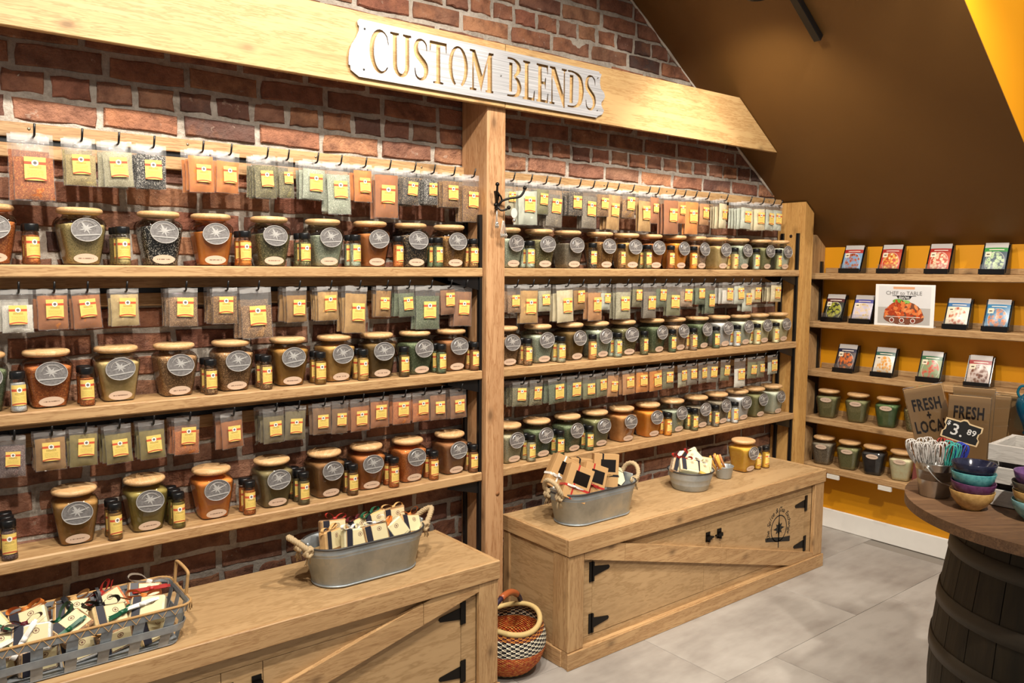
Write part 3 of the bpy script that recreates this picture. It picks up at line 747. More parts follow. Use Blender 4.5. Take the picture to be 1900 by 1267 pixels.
# bags: (left, right, top, bottom, contents, bags behind)
BAGS = {
 (0, 0): [(22, 100, 250, 372, 'chili', 2), (120, 178, 262, 345, 'yellowgreen', 2), (188, 245, 268, 347, 'pale', 2), (254, 309, 273, 350, 'saltpepper', 3), (348, 396, 280, 357, 'orange', 2), (402, 446, 287, 359, 'orange', 2),
          (470, 512, 294, 368, 'herb', 3), (515, 545, 300, 368, 'herb', 1), (562, 605, 303, 370, 'palegreen', 3), (606, 648, 308, 398, 'palegreen', 2), (655, 690, 314, 375, 'orange', 2), (696, 738, 315, 405, 'redbrown', 2),
          (748, 779, 322, 380, 'peppery', 3), (785, 813, 325, 380, 'saltpepper', 2), (820, 852, 329, 385, 'brownmix', 3), (856, 890, 335, 412, 'brownmix', 2)],
 (0, 1): [(-62, -6, 538, 620, 'white', 1), (2, 62, 536, 618, 'white', 1), (68, 127, 540, 612, 'redbrown', 2), (132, 186, 536, 610, 'redbrown', 1), (204, 258, 530, 605, 'beige', 2), (314, 367, 534, 606, 'speckle', 3), (395, 440, 534, 601, 'brownmix', 3),
          (446, 502, 535, 628, 'speckle', 3), (530, 570, 534, 598, 'yellowbrown', 3), (588, 628, 532, 595, 'tan', 3), (640, 683, 530, 618, 'tan', 3), (698, 727, 531, 588, 'yellowbrown', 2), (738, 768, 531, 588, 'green', 2), (772, 815, 530, 611, 'green', 2), (815, 845, 530, 584, 'cocoa', 1), (843, 875, 535, 605, 'cocoa', 2)],
 (0, 2): [(-66, -12, 808, 890, 'purple', 1), (0, 49, 803, 885, 'purple', 1), (64, 122, 794, 873, 'gold', 2), (129, 183, 791, 865, 'olivegold', 2), (193, 243, 783, 860, 'olivegold', 2), (257, 305, 778, 852, 'olivegold', 2), (324, 372, 772, 843, 'redorange', 3), (408, 450, 766, 832, 'redbrown', 3),
          (488, 527, 761, 822, 'olivegrey', 3), (530, 568, 757, 816, 'olivegrey', 1), (580, 614, 756, 806, 'brown', 1), (616, 647, 754, 804, 'brown', 1), (650, 685, 748, 800, 'redbrown', 1), (687, 722, 744, 793, 'redbrown', 1), (729, 762, 738, 787, 'redorange', 1), (765, 798, 734, 782, 'redorange', 2), (798, 826, 730, 779, 'cocoa', 1), (835, 864, 723, 776, 'cocoa', 2)],
 (1, 0): [(936, 957, 340, 400, 'pale', 1), (961, 995, 346, 418, 'silvergreen', 1), (995, 1018, 350, 398, 'olive', 2), (1016, 1045, 353, 421, 'greybrown', 2), (1056, 1081, 356, 400, 'peppery', 2), (1079, 1108, 358, 424, 'greybrown', 2), (1108, 1129, 361, 402, 'brownmix', 2), (1127, 1151, 364, 427, 'tan', 2), (1155, 1179, 366, 405, 'brownmix', 2),
          (1184, 1209, 368, 430, 'tan', 1), (1206, 1222, 370, 415, 'redbrown', 1), (1231, 1257, 374, 435, 'redbrown', 2), (1255, 1271, 376, 415, 'orange', 1), (1272, 1294, 378, 435, 'deeporange', 1), (1297, 1316, 381, 418, 'orangetan', 2), (1333, 1349, 384, 424, 'cream', 3), (1376, 1394, 386, 425, 'silvergreen', 4), (1399, 1417, 388, 428, 'cream', 2), (1419, 1437, 390, 428, 'silvergreen', 2), (1434, 1450, 391, 428, 'silvergreen', 1)],
 (1, 1): [(941, 965, 534, 581, 'speckle', 2), (965, 998, 534, 600, 'tan', 1), (999, 1021, 534, 578, 'pale', 2), (1031, 1063, 532, 598, 'cream', 2), (1062, 1086, 532, 575, 'yellowbrown', 2), (1089, 1118, 532, 595, 'orangetan', 1), (1115, 1133, 532, 575, 'silvergreen', 2), (1143, 1170, 531, 592, 'pale', 2), (1173, 1193, 530, 570, 'herb', 2), (1193, 1218, 530, 590, 'greybrown', 1),
          (1217, 1237, 528, 570, 'green', 2), (1239, 1262.5, 528, 586, 'olive', 1), (1264, 1285, 527, 569, 'pinkmix', 1), (1290, 1307, 525, 565, 'green', 1), (1307, 1328, 526, 582, 'green', 2), (1339, 1364, 523, 564, 'white', 2), (1362, 1380, 523, 564, 'silvergreen', 1), (1376, 1396, 523, 578, 'silvergreen', 1), (1393, 1413, 522, 561, 'cream', 1), (1430, 1450, 522, 560, 'cream', 3)],
 (1, 2): [(952, 978, 702, 754, 'herb', 3), (982, 1008.5, 702, 752, 'herb', 2), (1016, 1049, 699, 748, 'green', 2), (1052, 1079, 696, 744, 'green', 2), (1082, 1103.5, 694, 740, 'olive', 2), (1105, 1126, 691, 736, 'olive', 1), (1128, 1148, 689, 736, 'orangetan', 2), (1155, 1176, 687, 732, 'orangetan', 1), (1181, 1201, 684, 728, 'deeporange', 1), (1204, 1228, 682, 725, 'deeporange', 1), (1230, 1249, 681, 721, 'herb', 1),
          (1256, 1274, 679, 718, 'pale', 1), (1275, 1292, 677, 714, 'greybrown', 1), (1294, 1312, 676, 711, 'greybrown', 1), (1313, 1331, 675, 709, 'greybrown', 1), (1337, 1354, 671, 706, 'olive', 1), (1363, 1381, 668, 718, 'white', 2), (1388, 1403, 665, 702, 'olive', 2), (1405, 1418, 663, 700, 'herb', 1), (1424, 1442, 660, 694, 'silvergreen', 2)],
}
hook_me = tube([(0, .03, 0), (0, -.108, 0), (0, -.116, .004), (0, -.126, .03)], .0029, 6)
RN = ('upper', 'middle', 'lower')
YG = 2.472; nback = 0
for (bi, lv), rowg in BAGS.items():
    rl = rails[(bi, lv)]; rloc = wl(rl); zh = RAILZ[lv]-.028
    for n, (p0, p1, t0, b0, kind, back) in enumerate(rowg):
        pc = (p0+p1)/2
        ztop = ony(pc, t0, YG).z; zbot = ony(pc, b0, YG).z
        x0 = xat(p0, YG, (ztop+zbot)/2); x1 = xat(p1, YG, (ztop+zbot)/2); xc = (x0+x1)/2
        wd = x1-x0; ht = ztop-zbot; zt_ = zh+.009; ht = max(.07, min(.2, zt_-zbot))
        O('hook', hook_me, black, rl, (xc-rloc.x+wd*.04, WY-.03-rloc.y, zh-rloc.z))
        rz = rnd.uniform(-.14, .1); ry = rnd.uniform(-.05, .05); where = f'{ORD[n+1]} hook, {RN[lv]} {BN[bi]} rail'
        g = E('spice_bag', f'front bag of {SPC[kind][3]} on {where}', 'spice bag', (xc, YG, zt_), rz, 'hanging spice bags'); g.rotation_euler.y = ry
        fi = (0 if rnd.random() < .6 else 1) if SPC[kind][2] >= 600 else (1 if rnd.random() < .6 else 2)
        if kind in ('white', 'cream', 'silvergreen', 'beige', 'pinkmix') and rnd.random() < .6: fi = 2 if lv else 1
        sc = (wd, 1, ht)
        O('pouch', POUCH[rnd.randrange(4)], pouchm, g, scale=sc); O('spice_fill', FILL[fi][rnd.randrange(3)], spice(kind, True), g, scale=sc)
        O('zip_header', HEAD[rnd.randrange(3)], headm, g, scale=sc)
        lw_ = min(wd*.56, .05); lh = lw_*1.22
        O('yellow_label', blabel_me, ylab, g, (wd*.03+rnd.uniform(-.03, .03)*wd, -.0125, -ht*(.25 if ht < wd*1.55 else .36)-lh/2), (R(rnd.uniform(-2, 3)), rnd.uniform(-.04, .04), 0), (lw_, 1, lh))
        for k in range(back):
            if nback >= 186: break
            nback += 1
            o = bpy.data.objects.new('spice_bag', BACK[rnd.randrange(3)]); C.objects.link(o)
            o.material_slots[0].link = 'OBJECT'; o.material_slots[0].material = spice(kind, True)
            o.location = (xc-.004+rnd.uniform(-.005, .004), YG+.019*(k+1), zt_-rnd.uniform(0, .004)); o.rotation_euler = (0, rnd.uniform(-.05, .05), rz+rnd.uniform(-.1, .1)); o.scale = (wd, .9, ht*rnd.uniform(.96, 1.0))
            prop(o, f'{ORD[k+2]} bag of {SPC[kind][3]} on {where}', 'spice bag', 'hanging spice bags')
# ================================================================== sign on the beam
def stroke(pts, ws, sub=4):
    P = []; W = []
    n = len(pts)
    for i in range(n-1):
        p0, p1, p2, p3 = pts[max(i-1, 0)], pts[i], pts[i+1], pts[min(i+2, n-1)]
        for k in range(sub):
            t_ = k/sub
            P.append(tuple(.5*((2*p1[c])+(-p0[c]+p2[c])*t_+(2*p0[c]-5*p1[c]+4*p2[c]-p3[c])*t_*t_+(-p0[c]+3*p1[c]-3*p2[c]+p3[c])*t_**3) for c in (0, 1)))
            W.append(ws[i]*(1-t_)+ws[i+1]*t_)
    P.append(pts[-1]); W.append(ws[-1]); L = []; Rr = []
    for i, p in enumerate(P):
        a = P[max(i-1, 0)]; b = P[min(i+1, len(P)-1)]; dx, dy = b[0]-a[0], b[1]-a[1]
        dx *= .45; l = math.hypot(dx, dy) or 1; nx, ny = -dy/l, dx/l*.45
        L.append((p[0]+nx*W[i]*.5, p[1]+ny*W[i]*.5)); Rr.append((p[0]-nx*W[i]*.5, p[1]-ny*W[i]*.5))
    return L+Rr[::-1]
Sg = [stroke([(.9, .72), (.86, .87), (.6, .96), (.3, .92), (.16, .77), (.24, .62), (.5, .51), (.78, .39), (.87, .24), (.74, .09), (.45, .035), (.18, .1), (.08, .28)], [.05, .1, .1, .18, .3, .36, .36, .36, .3, .18, .12, .1, .05])]
def arcp(cx, cy, rx, ry, a0, a1, n=18): return [(cx+rx*math.cos(R(a0+(a1-a0)*i/n)), cy+ry*math.sin(R(a0+(a1-a0)*i/n))) for i in range(n+1)]
LET = {
 'C': [[(1, .68)]+arcp(.55, .5, .55, .5, 48, 318)+arcp(.63, .5, .40, .44, 312, 52)+[(.95, .68)]],
 'U': [[(0, 1), (.42, 1), (.42, .955), (.32, .94)]+arcp(.515, .3, .195, .22, 180, 360, 10)+[(.71, .94), (.6, .955), (.6, 1), (1, 1), (1, .955), (.9, .94)]+arcp(.51, .28, .39, .28, 360, 180, 14)+[(.12, .94), (0, .955)]],
 'S': Sg,
 'T': [[(0, 1), (1, 1), (1, .76), (.95, .76), (.91, .92), (.62, .92), (.62, .06), (.8, .04), (.8, 0), (.2, 0), (.2, .04), (.38, .06), (.38, .92), (.09, .92), (.05, .76), (0, .76)]],
 'O': [arcp(.5, .5, .5, .5, -68, 248, 30)+arcp(.5, .5, .31, .45, 248, -68, 30)],
 'M': [[(0, 1), (.22, 1), (.53, .4), (.8, 1), (1, 1), (1, .95), (.94, .94), (.94, .06), (1, .05), (1, 0), (.66, 0), (.66, .05), (.74, .06), (.74, .74), (.48, -.02), (.17, .72), (.17, .06), (.28, .05), (.28, 0), (0, 0), (0, .05), (.1, .06), (.1, .94), (0, .95)]],
 'B': [stroke([(0, .975), (.45, .965), (.78, .86), (.82, .74), (.68, .61), (.5, .535), (.74, .45), (.86, .28), (.76, .1), (.45, .035), (0, .025)], [.1, .12, .26, .3, .2, .1, .2, .32, .26, .12, .1]), [(.13, .13), (.36, .13), (.36, .87), (.13, .87)]],
 'L': [[(0, 1), (.6, 1), (.6, .95), (.47, .94), (.47, .07), (.85, .07), (.94, .26), (1, .26), (1, 0), (0, 0), (0, .05), (.15, .06), (.15, .94), (0, .95)]],
 'E': [[(0, 1), (.97, 1), (.97, .76), (.91, .76), (.84, .93), (.45, .93), (.45, .55), (.68, .55), (.74, .66), (.8, .66), (.8, .37), (.74, .37), (.68, .48), (.45, .48), (.45, .07), (.87, .07), (.94, .25), (1, .25), (1, 0), (0, 0), (0, .05), (.14, .06), (.14, .94), (0, .95)]],
 'N': [[(0, 1), (.32, 1), (.82, .3), (.82, .94), (.7, .95), (.7, 1), (1, 1), (1, .95), (.91, .94), (.91, -.05), (.82, -.05), (.18, .76), (.18, .06), (.3, .05), (.3, 0), (0, 0), (0, .05), (.1, .06), (.1, .94), (0, .95)]],
 'D': [stroke([(0, .975), (.42, .965), (.76, .84), (.86, .5), (.76, .16), (.42, .035), (0, .025)], [.1, .12, .24, .34, .24, .12, .1]), [(.12, .12), (.34, .12), (.34, .88), (.12, .88)]],
}
YQ = 2.390
def q1(u, v): p = ony(640+u/6.335, 20+v/6.335, YQ); return (p.x, p.z)
def q2(u, v): p = ony(900+u/7.454, 60+v/7.454, YQ); return (p.x, p.z)
edge = [q1(*p) for p in [(170, 95), (145, 122), (150, 160), (166, 180), (160, 240), (130, 310), (80, 385), (50, 470), (42, 560), (42, 630), (62, 642), (66, 690), (100, 722), (165, 775)]]
edge += [q2(*p) for p in [(1540, 1180), (1560, 1158), (1620, 1132), (1640, 1082), (1620, 1045), (1605, 1005), (1608, 962), (1640, 930), (1656, 890), (1642, 832), (1600, 782), (1586, 705), (1590, 640), (1610, 582), (1580, 568), (1575, 545)]]
boxes = [('C', 685, 721.5, 1), ('U', 723.7, 763, 1), ('S', 767, 794, 1), ('T', 797, 828.6, 1), ('O', 832, 868, 1), ('M', 871.3, 915.4, 1), ('B', 941, 967, 1), ('L', 970, 992, 1), ('E', 995, 1017, 1), ('N', 1019.5, 1051, 1), ('D', 1053, 1082.5, 1), ('S', 1085, 1105.3, 1)]
z0s, z1s = 2.137, 2.279; holes = []
for ch, a, b, _ in boxes:
    xa_, xb_ = xat(a, YQ, 2.208), xat(b, YQ, 2.208)
    for poly in LET[ch]: holes.append([(xa_+(xb_-xa_)*u, z0s+(z1s-z0s)*v) for u, v in poly])
scx = (edge[0][0]+edge[15][0])/2; sg = E('metal_sign', 'brushed steel sign cut with the words custom blends on the beam', 'sign', (scx, YQ, 2.116))
plate = fill2d([(a-scx, b-2.116) for a, b in edge], [[(a-scx, b-2.116) for a, b in h] for h in holes], .0016); plate.transform(Matrix.Rotation(R(90), 4, 'X'))
t = NT('brushed_steel'); n1 = t.noise(t.coord('Object', (2.5, 1, 260)), 1.0, 3, .6)
t.P(Base_Color=t.ramp(n1, [(.35, srgb('A6A8AC')), (.65, srgb('DADADD'))]), Metallic=.4, Roughness=t.math('MULTIPLY_ADD', n1, .2, .34)); steel = t.m
O('sign_plate', plate, steel, sg)
for u, v in ((230, 213), (220, 690)):
    a = q1(u, v); O('screw', lathe([(.004, 0), (.003, .002), (.0008, .0026)], 10), plain('55534F', .35, .9, 'screw_dark'), sg, (a[0]-scx, -.0016, a[1]-2.116), (R(90), 0, 0))
for u, v in ((215, 600), (1553, 632), (1545, 1078)):
    a = q2(u, v); O('screw', lathe([(.004, 0), (.003, .002), (.0008, .0026)], 10), plain('8A8884', .35, .9, 'screw_light'), sg, (a[0]-scx, -.0016, a[1]-2.116), (R(90), 0, 0))
for u, v in ((230, 213), (220, 690)):
    a = q1(u, v); O('standoff', lathe([(.005, 0), (.005, YB-YQ-.0018)], 8), plain('8A8884', .35, .9, 'screw_light'), sg, (a[0]-scx, YB-YQ-.0002, a[1]-2.116), (R(90), 0, 0))

# ================================================================== track lights
tr = E('track_light', 'black ceiling track running down the brown slope with spot lamp', 'track light', (2.55, 1.87, zc(2.55)-.02))
p0, p1 = Vector((2.2, 1.872, zc(2.2)-.02)), Vector((3.09, 1.872, zc(3.09)-.02)); mid = (p0+p1)/2
O('track_rail', boxme((p1-p0).length, .034, .03, .003), black, tr, mid-tr.location, (0, math.atan2(.7, 1), 0))
headme = lathe([(.0, .13), (.03, .128), (.041, .115), (.043, .03), (.043, 0), (.036, 0), (.034, .02), (.0, .03)], 20, cap0=False, cap1=False)
t = NT('lamp_lens'); em = t.n('Emission'); em.inputs[0].default_value = (1, .86, .66, 1); em.inputs[1].default_value = 9; t.t.links.new(em.outputs[0], t.out.inputs[0]); lens = t.m
for k, (p, aim, wt, cone) in enumerate(LAMPS):
    p = Vector(p); dr = (Vector(aim)-p).normalized(); q = dr.to_track_quat('-Z', 'Y')
    if k == 3: par = tr; off = tr.location
    else:
        par = E('spot_lamp', f'unseen black spot lamp, {ORD[k+1]} along the ceiling above the shop', 'lamp', p); off = p
    h = O('lamp_head', headme, black, par, p-off); h.rotation_mode = 'QUATERNION'; h.rotation_quaternion = q
    O('lamp_lens', lathe([(.0335, .0), (.0335, .001)], 20), lens, h, (0, 0, .021))
    top = Vector((p.x, p.y, min(ZF, zc(p.x)) if p.y > CY else ZF))
    O('lamp_stem', tube([p-off-dr*.1, p-off-dr*.1+Vector((0, 0, .02)), top-off-Vector((0, 0, .002))], .006, 6), black, par)
    l = bpy.data.lights.new('spot', 'SPOT'); l.energy = wt; l.color = WARM; l.spot_size = R(cone); l.spot_blend = .75; l.shadow_soft_size = .035
    lo_ = bpy.data.objects.new('lamp_light', l); C.objects.link(lo_); lo_.parent = par; lo_.location = p-off+dr*.012; lo_.rotation_mode = 'QUATERNION'; lo_.rotation_quaternion = q
# ================================================================== galvanised tubs, pails, sampler packs
t = NT('galvanised'); v = t.coord('Object', (1, 1, 1), True); n1 = t.voro(v, 26, 'Color'); sp = t.n('SeparateColor'); t.t.links.new(n1, sp.inputs[0]); n2 = t.noise(v, 9, 4, .6)
t.P(Base_Color=t.ramp(t.math('MULTIPLY_ADD', sp.outputs[0], .1, t.math('MULTIPLY', n2, .95)), [(.3, srgb('8E979C')), (.55, srgb('AAB2B6')), (.75, srgb('C2C4BE'))]), Metallic=.6, Roughness=.45); galv = t.m
galvd = plain('4C4A49', .5, .6, 'dark_rim')
rope_m = plain('B39C78', .95, 0, 'jute_rope')
def stadium(L, W, z, n=40):
    out = []; r = W/2; s_ = max(L/2-r, 0)
    for i in range(n):
        a = 2*math.pi*(i+.5)/n; out.append((r*math.cos(a)+(s_ if math.cos(a) > 0 else -s_), r*math.sin(a), z))
    return out
def twist(pts, r, tw=10):
    """two strand rope along pts"""
    P = [Vector(p) for p in pts]; res = []
    for ph in (0, math.pi*2/3, math.pi*4/3):
        q = []
        for i, p in enumerate(P):
            tt = (P[min(i+1, len(P)-1)]-P[max(i-1, 0)]).normalized(); a = tt.orthogonal().normalized()
            a = (Vector((0, 0, 1))-tt*tt.z); a = a.normalized() if a.length > .1 else tt.orthogonal().normalized(); b = tt.cross(a)
            g = ph+i*tw*math.pi*2/len(P); q.append(p+(a*math.cos(g)+b*math.sin(g))*r*.5)
        res.append(tubev(q, r*.62, 6))
    return res
def bez(p, n=24):
    out = []; P = [Vector(q) for q in p]; m = len(P)
    for i in range(m-1):
        p0, p1, p2, p3 = P[max(i-1, 0)], P[i], P[i+1], P[min(i+2, m-1)]
        for k in range(n//(m-1)+1):
            u = k/(n//(m-1)+1); out.append(.5*((2*p1)+(p2-p0)*u+(2*p0-5*p1+4*p2-p3)*u*u+(-p0+3*p1-3*p2+p3)*u**3))
    out.append(P[-1]); return out
def tub(loc, L, W, H, lab, knots):
    b = E('metal_tub', lab, 'tub', loc, 0, 'oval galvanised tubs')
    pr = [(.84, 0), (.845, .006), (.95, .76), (.965, .775), (.955, .80), (.97, .83), (.985, .85), (.975, .875), (1, .985), (1.0, 1.0)]
    secs = [stadium(L*a, W*a, H*z) for a, z in pr]+[stadium(L*(a-.02), W*(a-.03), H*z) for a, z in ((1.0, .995), (.95, .78), (.85, .03))]
    O('tub_body', loft(secs, name='tub'), galv, b)
    O('rolled_rim', tube(stadium(L*1.0, W*1.0, H, 48), .0035, 6, True), galvd, b)
    O('base_bead', tube(stadium(L*.85, W*.85, .004, 48), .003, 6, True), galv, b)
    for s_ in (-1, 1):
        x = s_*L*.47
        O('handle_ear', boxme(.008, .05, .05, .003), galv, b, (s_*(L*.485), 0, H*.93), (0, s_*.15, 0))
        if knots: pts = bez([(x, -.032, H*.86), (x+s_*.02, -.036, H*1.02), (x+s_*.045, -.02, H*1.2), (x+s_*.06, .0, H*1.28), (x+s_*.045, .022, H*1.2), (x+s_*.02, .036, H*1.02), (x, .032, H*.86)], 36)
        else: pts = bez([(x, -.04, H*.9), (x+s_*.02, -.045, H*1.1), (x+s_*.03, -.03, H*1.32), (x+s_*.035, 0, H*1.4), (x+s_*.03, .03, H*1.32), (x+s_*.02, .045, H*1.1), (x, .04, H*.9)], 36)
        ks = twist(pts, .0095, 9)
        for yy in (-.034, .034):                      # knots with frayed ends
            kc = Vector((x+s_*.012, yy, H*.93))
            kn = [tuple(kc+Vector((.012*math.cos(3*a)*(1+.3*math.cos(2*a)), .011*math.sin(2*a), .012*math.sin(3*a+.5)))) for a in [2*math.pi*i/20 for i in range(20)]]
            ks.append(tubev(kn, .006, 6, True))
            for q in range(7):
                e = kc+Vector((rnd.uniform(-.012, .012)+s_*.006, rnd.uniform(-.01, .01), -.035-rnd.uniform(0, .012)))
                ks.append(tubev([kc+Vector((0, 0, -.008)), (kc+e)/2+Vector((rnd.uniform(-.004, .004), 0, 0)), e], .0016, 4))
        O('rope_handle', me_pd('rope', *joinvf(ks), smooth=True), rope_m, b)
    return b
TUBZ = .503
tubL = tub((1.2, 2.285, TUBZ), .42, .19, .13, 'galvanised oval tub with rope handles holding ribboned sampler packs', True)
tubR = tub((2.215, 2.262, TUBZ), .42, .19, .13, 'galvanised oval tub with rope handles holding brown kraft gift boxes', False)
cream = plain('DDD0A4', .5, 0, 'cream_card'); navy = plain('22222E', .5, 0, 'navy_band')
RIB = {'red': 'B0302A', 'orange': 'D9823A', 'green': '14553A', 'white': 'EDE9E2', 'tan': 'D8AE72', 'black': '17161A', 'wine': '5A1420'}
def bow_me(seed):
    g = random.Random(seed); V = []
    def rib(pts, w_):
        v = []; f = []
        for i, p in enumerate(pts):
            p = Vector(p); v += [tuple(p+Vector((0, -w_/2, 0))), tuple(p+Vector((0, w_/2, 0)))]
        for i in range(len(pts)-1): f.append((2*i, 2*i+1, 2*i+3, 2*i+2))
        return v, f
    for s_ in (-1, 1):
        L = .018*g.uniform(.85, 1.3); h = .010*g.uniform(.7, 1.3); a = g.uniform(-.3, .6)
        loop = [(0, 0, 0), (s_*L*.5, 0, h*.7+a*.006), (s_*L, 0, h*.6+a*.012), (s_*L*1.12, 0, h*.1+a*.012), (s_*L*.9, 0, -h*.25+a*.01), (s_*L*.4, 0, -.001), (0, 0, 0)]
        V.append(rib([tuple(q) for q in bez(loop, 12)], .008))
        V.append(rib([(0, 0, 0), (s_*.012, 0, -.006+a*.004), (s_*.026*g.uniform(.7, 1.2), 0, -.004*g.uniform(-1.5, 2))], .005))
    V.append(boxvf((0, 0, 0), (.006, .007, .006)))
    return me_pd('bow', *joinvf(V), smooth=True)
BOWS = [bow_me(s) for s in range(5)]
pk_me = boxme(.066, .024, .052, .003); card_me = boxme(.04, .0012, .042, .0003); band_me = boxme(.016, .0012, .05, .0003); line_me = boxme(.0016, .0014, .05, 0)
seal_me = fill2d(ell(0, 0, .006, .0055, 14), [ell(0, 0, .0048, .0044, 14)], .0002); seal_me.transform(Matrix.Rotation(R(90), 4, 'X'))
sealin = prism([(.0032*math.cos(math.pi*i/8)*(1 if i % 2 == 0 else .45), .0032*math.sin(math.pi*i/8)*(1 if i % 2 == 0 else .45)) for i in range(16)], .0005)
inkr = plain('7A5648', .7, 0, 'printed_seal')
def pack(parentloc, rot, kind, rib, lab, group, bs=1.0):
    p = E('sampler_pack', lab, 'sampler pack', parentloc, 0, group); p.rotation_euler = rot; p.scale = (1.3, 1.15, 1.25)
    O('clear_pouch', pk_me, spice(kind), p, (0, .002, 0)); O('pouch_film', boxme(.068, .0265, .055, .004), pouchm, p, (0, .002, 0)); f = O('folded_card', card_me, cream, p, (.009, -.0112, .002))
    O('printed_seal', seal_me, inkr, f, (0, -.0008, .01)); O('printed_star', sealin, inkr, f, (0, -.0008, .01))
    O('navy_band', band_me, navy, p, (-.02, -.0112, .001)); O('gold_line', line_me, plain('C9A878', .5, name='gold_line'), p, (-.0285, -.0112, .001))
    O('ribbon_bow', BOWS[rnd.randrange(5)], plain(RIB[rib], .45, 0, 'satin_'+rib), p, (rnd.uniform(-.014, .01), -.003, .029), (0, rnd.uniform(-.3, .3), rnd.uniform(-.5, .5)), (1.35*bs, 1.3*bs, 1.1*bs))
    if bs > 1: O('ribbon_tail', BOWS[rnd.randrange(5)], plain(RIB[('black', 'green', 'wine', 'red', 'white')[rnd.randrange(5)]], .45, 0, 'satin_tail'), p, (rnd.uniform(-.02, .02), -.016, rnd.uniform(-.01, .015)), (R(-70), rnd.uniform(-1.5, 1.5), 0), (1.5, 1.2, 1.4))
    return p
RN2 = {'red': 'red', 'orange': 'orange', 'green': 'green', 'white': 'white', 'tan': 'tan', 'black': 'black', 'wine': 'wine-red'}
zr = TUBZ+.13
TP = [(1.075, 2.27, zr+.005, (-.15, .1, .5), 'tan', 'tan'), (1.105, 2.32, zr+.02, (-.2, .05, -.1), 'gold', 'red'), (1.145, 2.245, zr+.002, (-.25, .12, .05), 'cream', 'white'), (1.19, 2.31, zr+.008, (-.4, -.1, .1), 'tan', 'wine'),
      (1.215, 2.24, zr+.006, (-.2, -.12, -.05), 'gold', 'white'), (1.255, 2.315, zr+.018, (-.2, -.15, 0), 'tan', 'green'), (1.29, 2.245, zr-.004, (-.35, -.5, .1), 'cream', 'orange'), (1.325, 2.315, zr+.02, (-.15, -.02, .05), 'gold', 'tan'), (1.36, 2.265, zr+.0, (-.5, .2, .2), 'tan', 'orange')]
for n, (x, y, z, rt, kd, rb) in enumerate(TP):
    pack((x, y, z), rt, kd, rb, f'{ORD[n+1]} sampler pack from left with {RN2[rb]} bow in foreground tub', 'sampler packs in the foreground tub')
# filling that carries the packs
prop(O('shredded_paper', loft([stadium(.35, .14, .0), stadium(.385, .16, .085), stadium(.3, .1, .1), stadium(.05, .02, .102)], name='fillpaper'), plain('A98A5A', .9, name='shred'), None, (1.2, 2.285, TUBZ+.0045)), 'brown shredded paper filling the foreground tub', 'packing paper', kind='stuff')
prop(O('shredded_paper', loft([stadium(.35, .14, .0), stadium(.375, .155, .06), stadium(.3, .1, .07), stadium(.05, .02, .072)], name='fillpaper'), plain('3A2A1C', .9, name='shred_dark'), None, (2.215, 2.262, TUBZ+.0045)), 'dark shredded paper filling the gift box tub', 'packing paper', kind='stuff')
# kraft gift boxes
kraft = plain('B8905E', .8, 0, 'kraft_card'); kraftd = plain('A67F50', .8, 0, 'kraft_edge')
def kbox(loc, rot, rib, lab, bowrib):
    b = E('gift_box', lab, 'gift box', loc, 0, 'kraft gift boxes in the tub'); b.rotation_euler = rot
    O('box_base', boxme(.1, .034, .13, .001), kraftd, b, (0, .008, 0)); O('box_lid', boxme(.104, .022, .134, .001), kraft, b, (0, -.018, 0))
    O('window', boxme(.062, .001, .05, 0), plain('1A1512', .12, 0, 'dark_window'), b, (.008, -.0292, .02))
    rm = plain(RIB[rib], .4, 0, 'satin_'+rib)
    O('ribbon', boxme(.1055, .0545, .009, 0), rm, b, (0, -.002, -.02)); O('ribbon', boxme(.007, .0545, .1355, 0), rm, b, (-.015, -.002, 0))
    O('ribbon_bow', BOWS[rnd.randrange(5)], plain(RIB[bowrib], .4, 0, 'satin_'+bowrib), b, (-.013, -.034, -.018), (R(-70), 0, 0), (1.5, 1, 1.6))
zt2 = TUBZ+.075
kbox((2.085, 2.318, zt2+.108), (R(-12), R(30), R(-20)), 'white', 'kraft gift box with white ribbon leaning at the back left of the tub', 'white')
kbox((2.083, 2.224, zt2+.088), (R(-16), R(24), R(-25)), 'red', 'kraft gift box tied red and white, lowest at the left of the tub', 'white')
kbox((2.178, 2.236, zt2+.078), (R(-16), R(22), R(-16)), 'red', 'kraft gift box with red and white bow in the middle of the tub', 'red')
kbox((2.215, 2.335, zt2+.08), (R(-4), R(6), R(-30)), 'black', 'small kraft gift box half hidden behind the others in the tub', 'black')
kbox((2.29, 2.272, zt2+.1), (R(-8), R(4), R(-32)), 'black', 'upright kraft gift box with black and tan ribbon in the tub', 'tan')
for k, (x, y, z, rt) in enumerate(((2.335, 2.235, zr+.012, (-.5, -.4, .2)), (2.375, 2.265, zr+.015, (-.4, .35, .3)))):
    h = prop(O('tea_tag', prism(ell(0, 0, .034, .034, 6), .008), plain('E9DFB6', .5, 0, 'hex_card'), None, (x, y, z), rt), f'{("left", "right")[k]} hexagonal cream tag box at the right end of the kraft box tub', 'tag box')
    O('black_border', fill2d(ell(0, 0, .035, .035, 6), [ell(0, 0, .0325, .0325, 6)], .0045), navy, h, (0, 0, 0), (R(90), 0, 0)); O('printed_seal', sealin, inkr, h, (0, -.0045, .006), scale=(2, 1, 2))
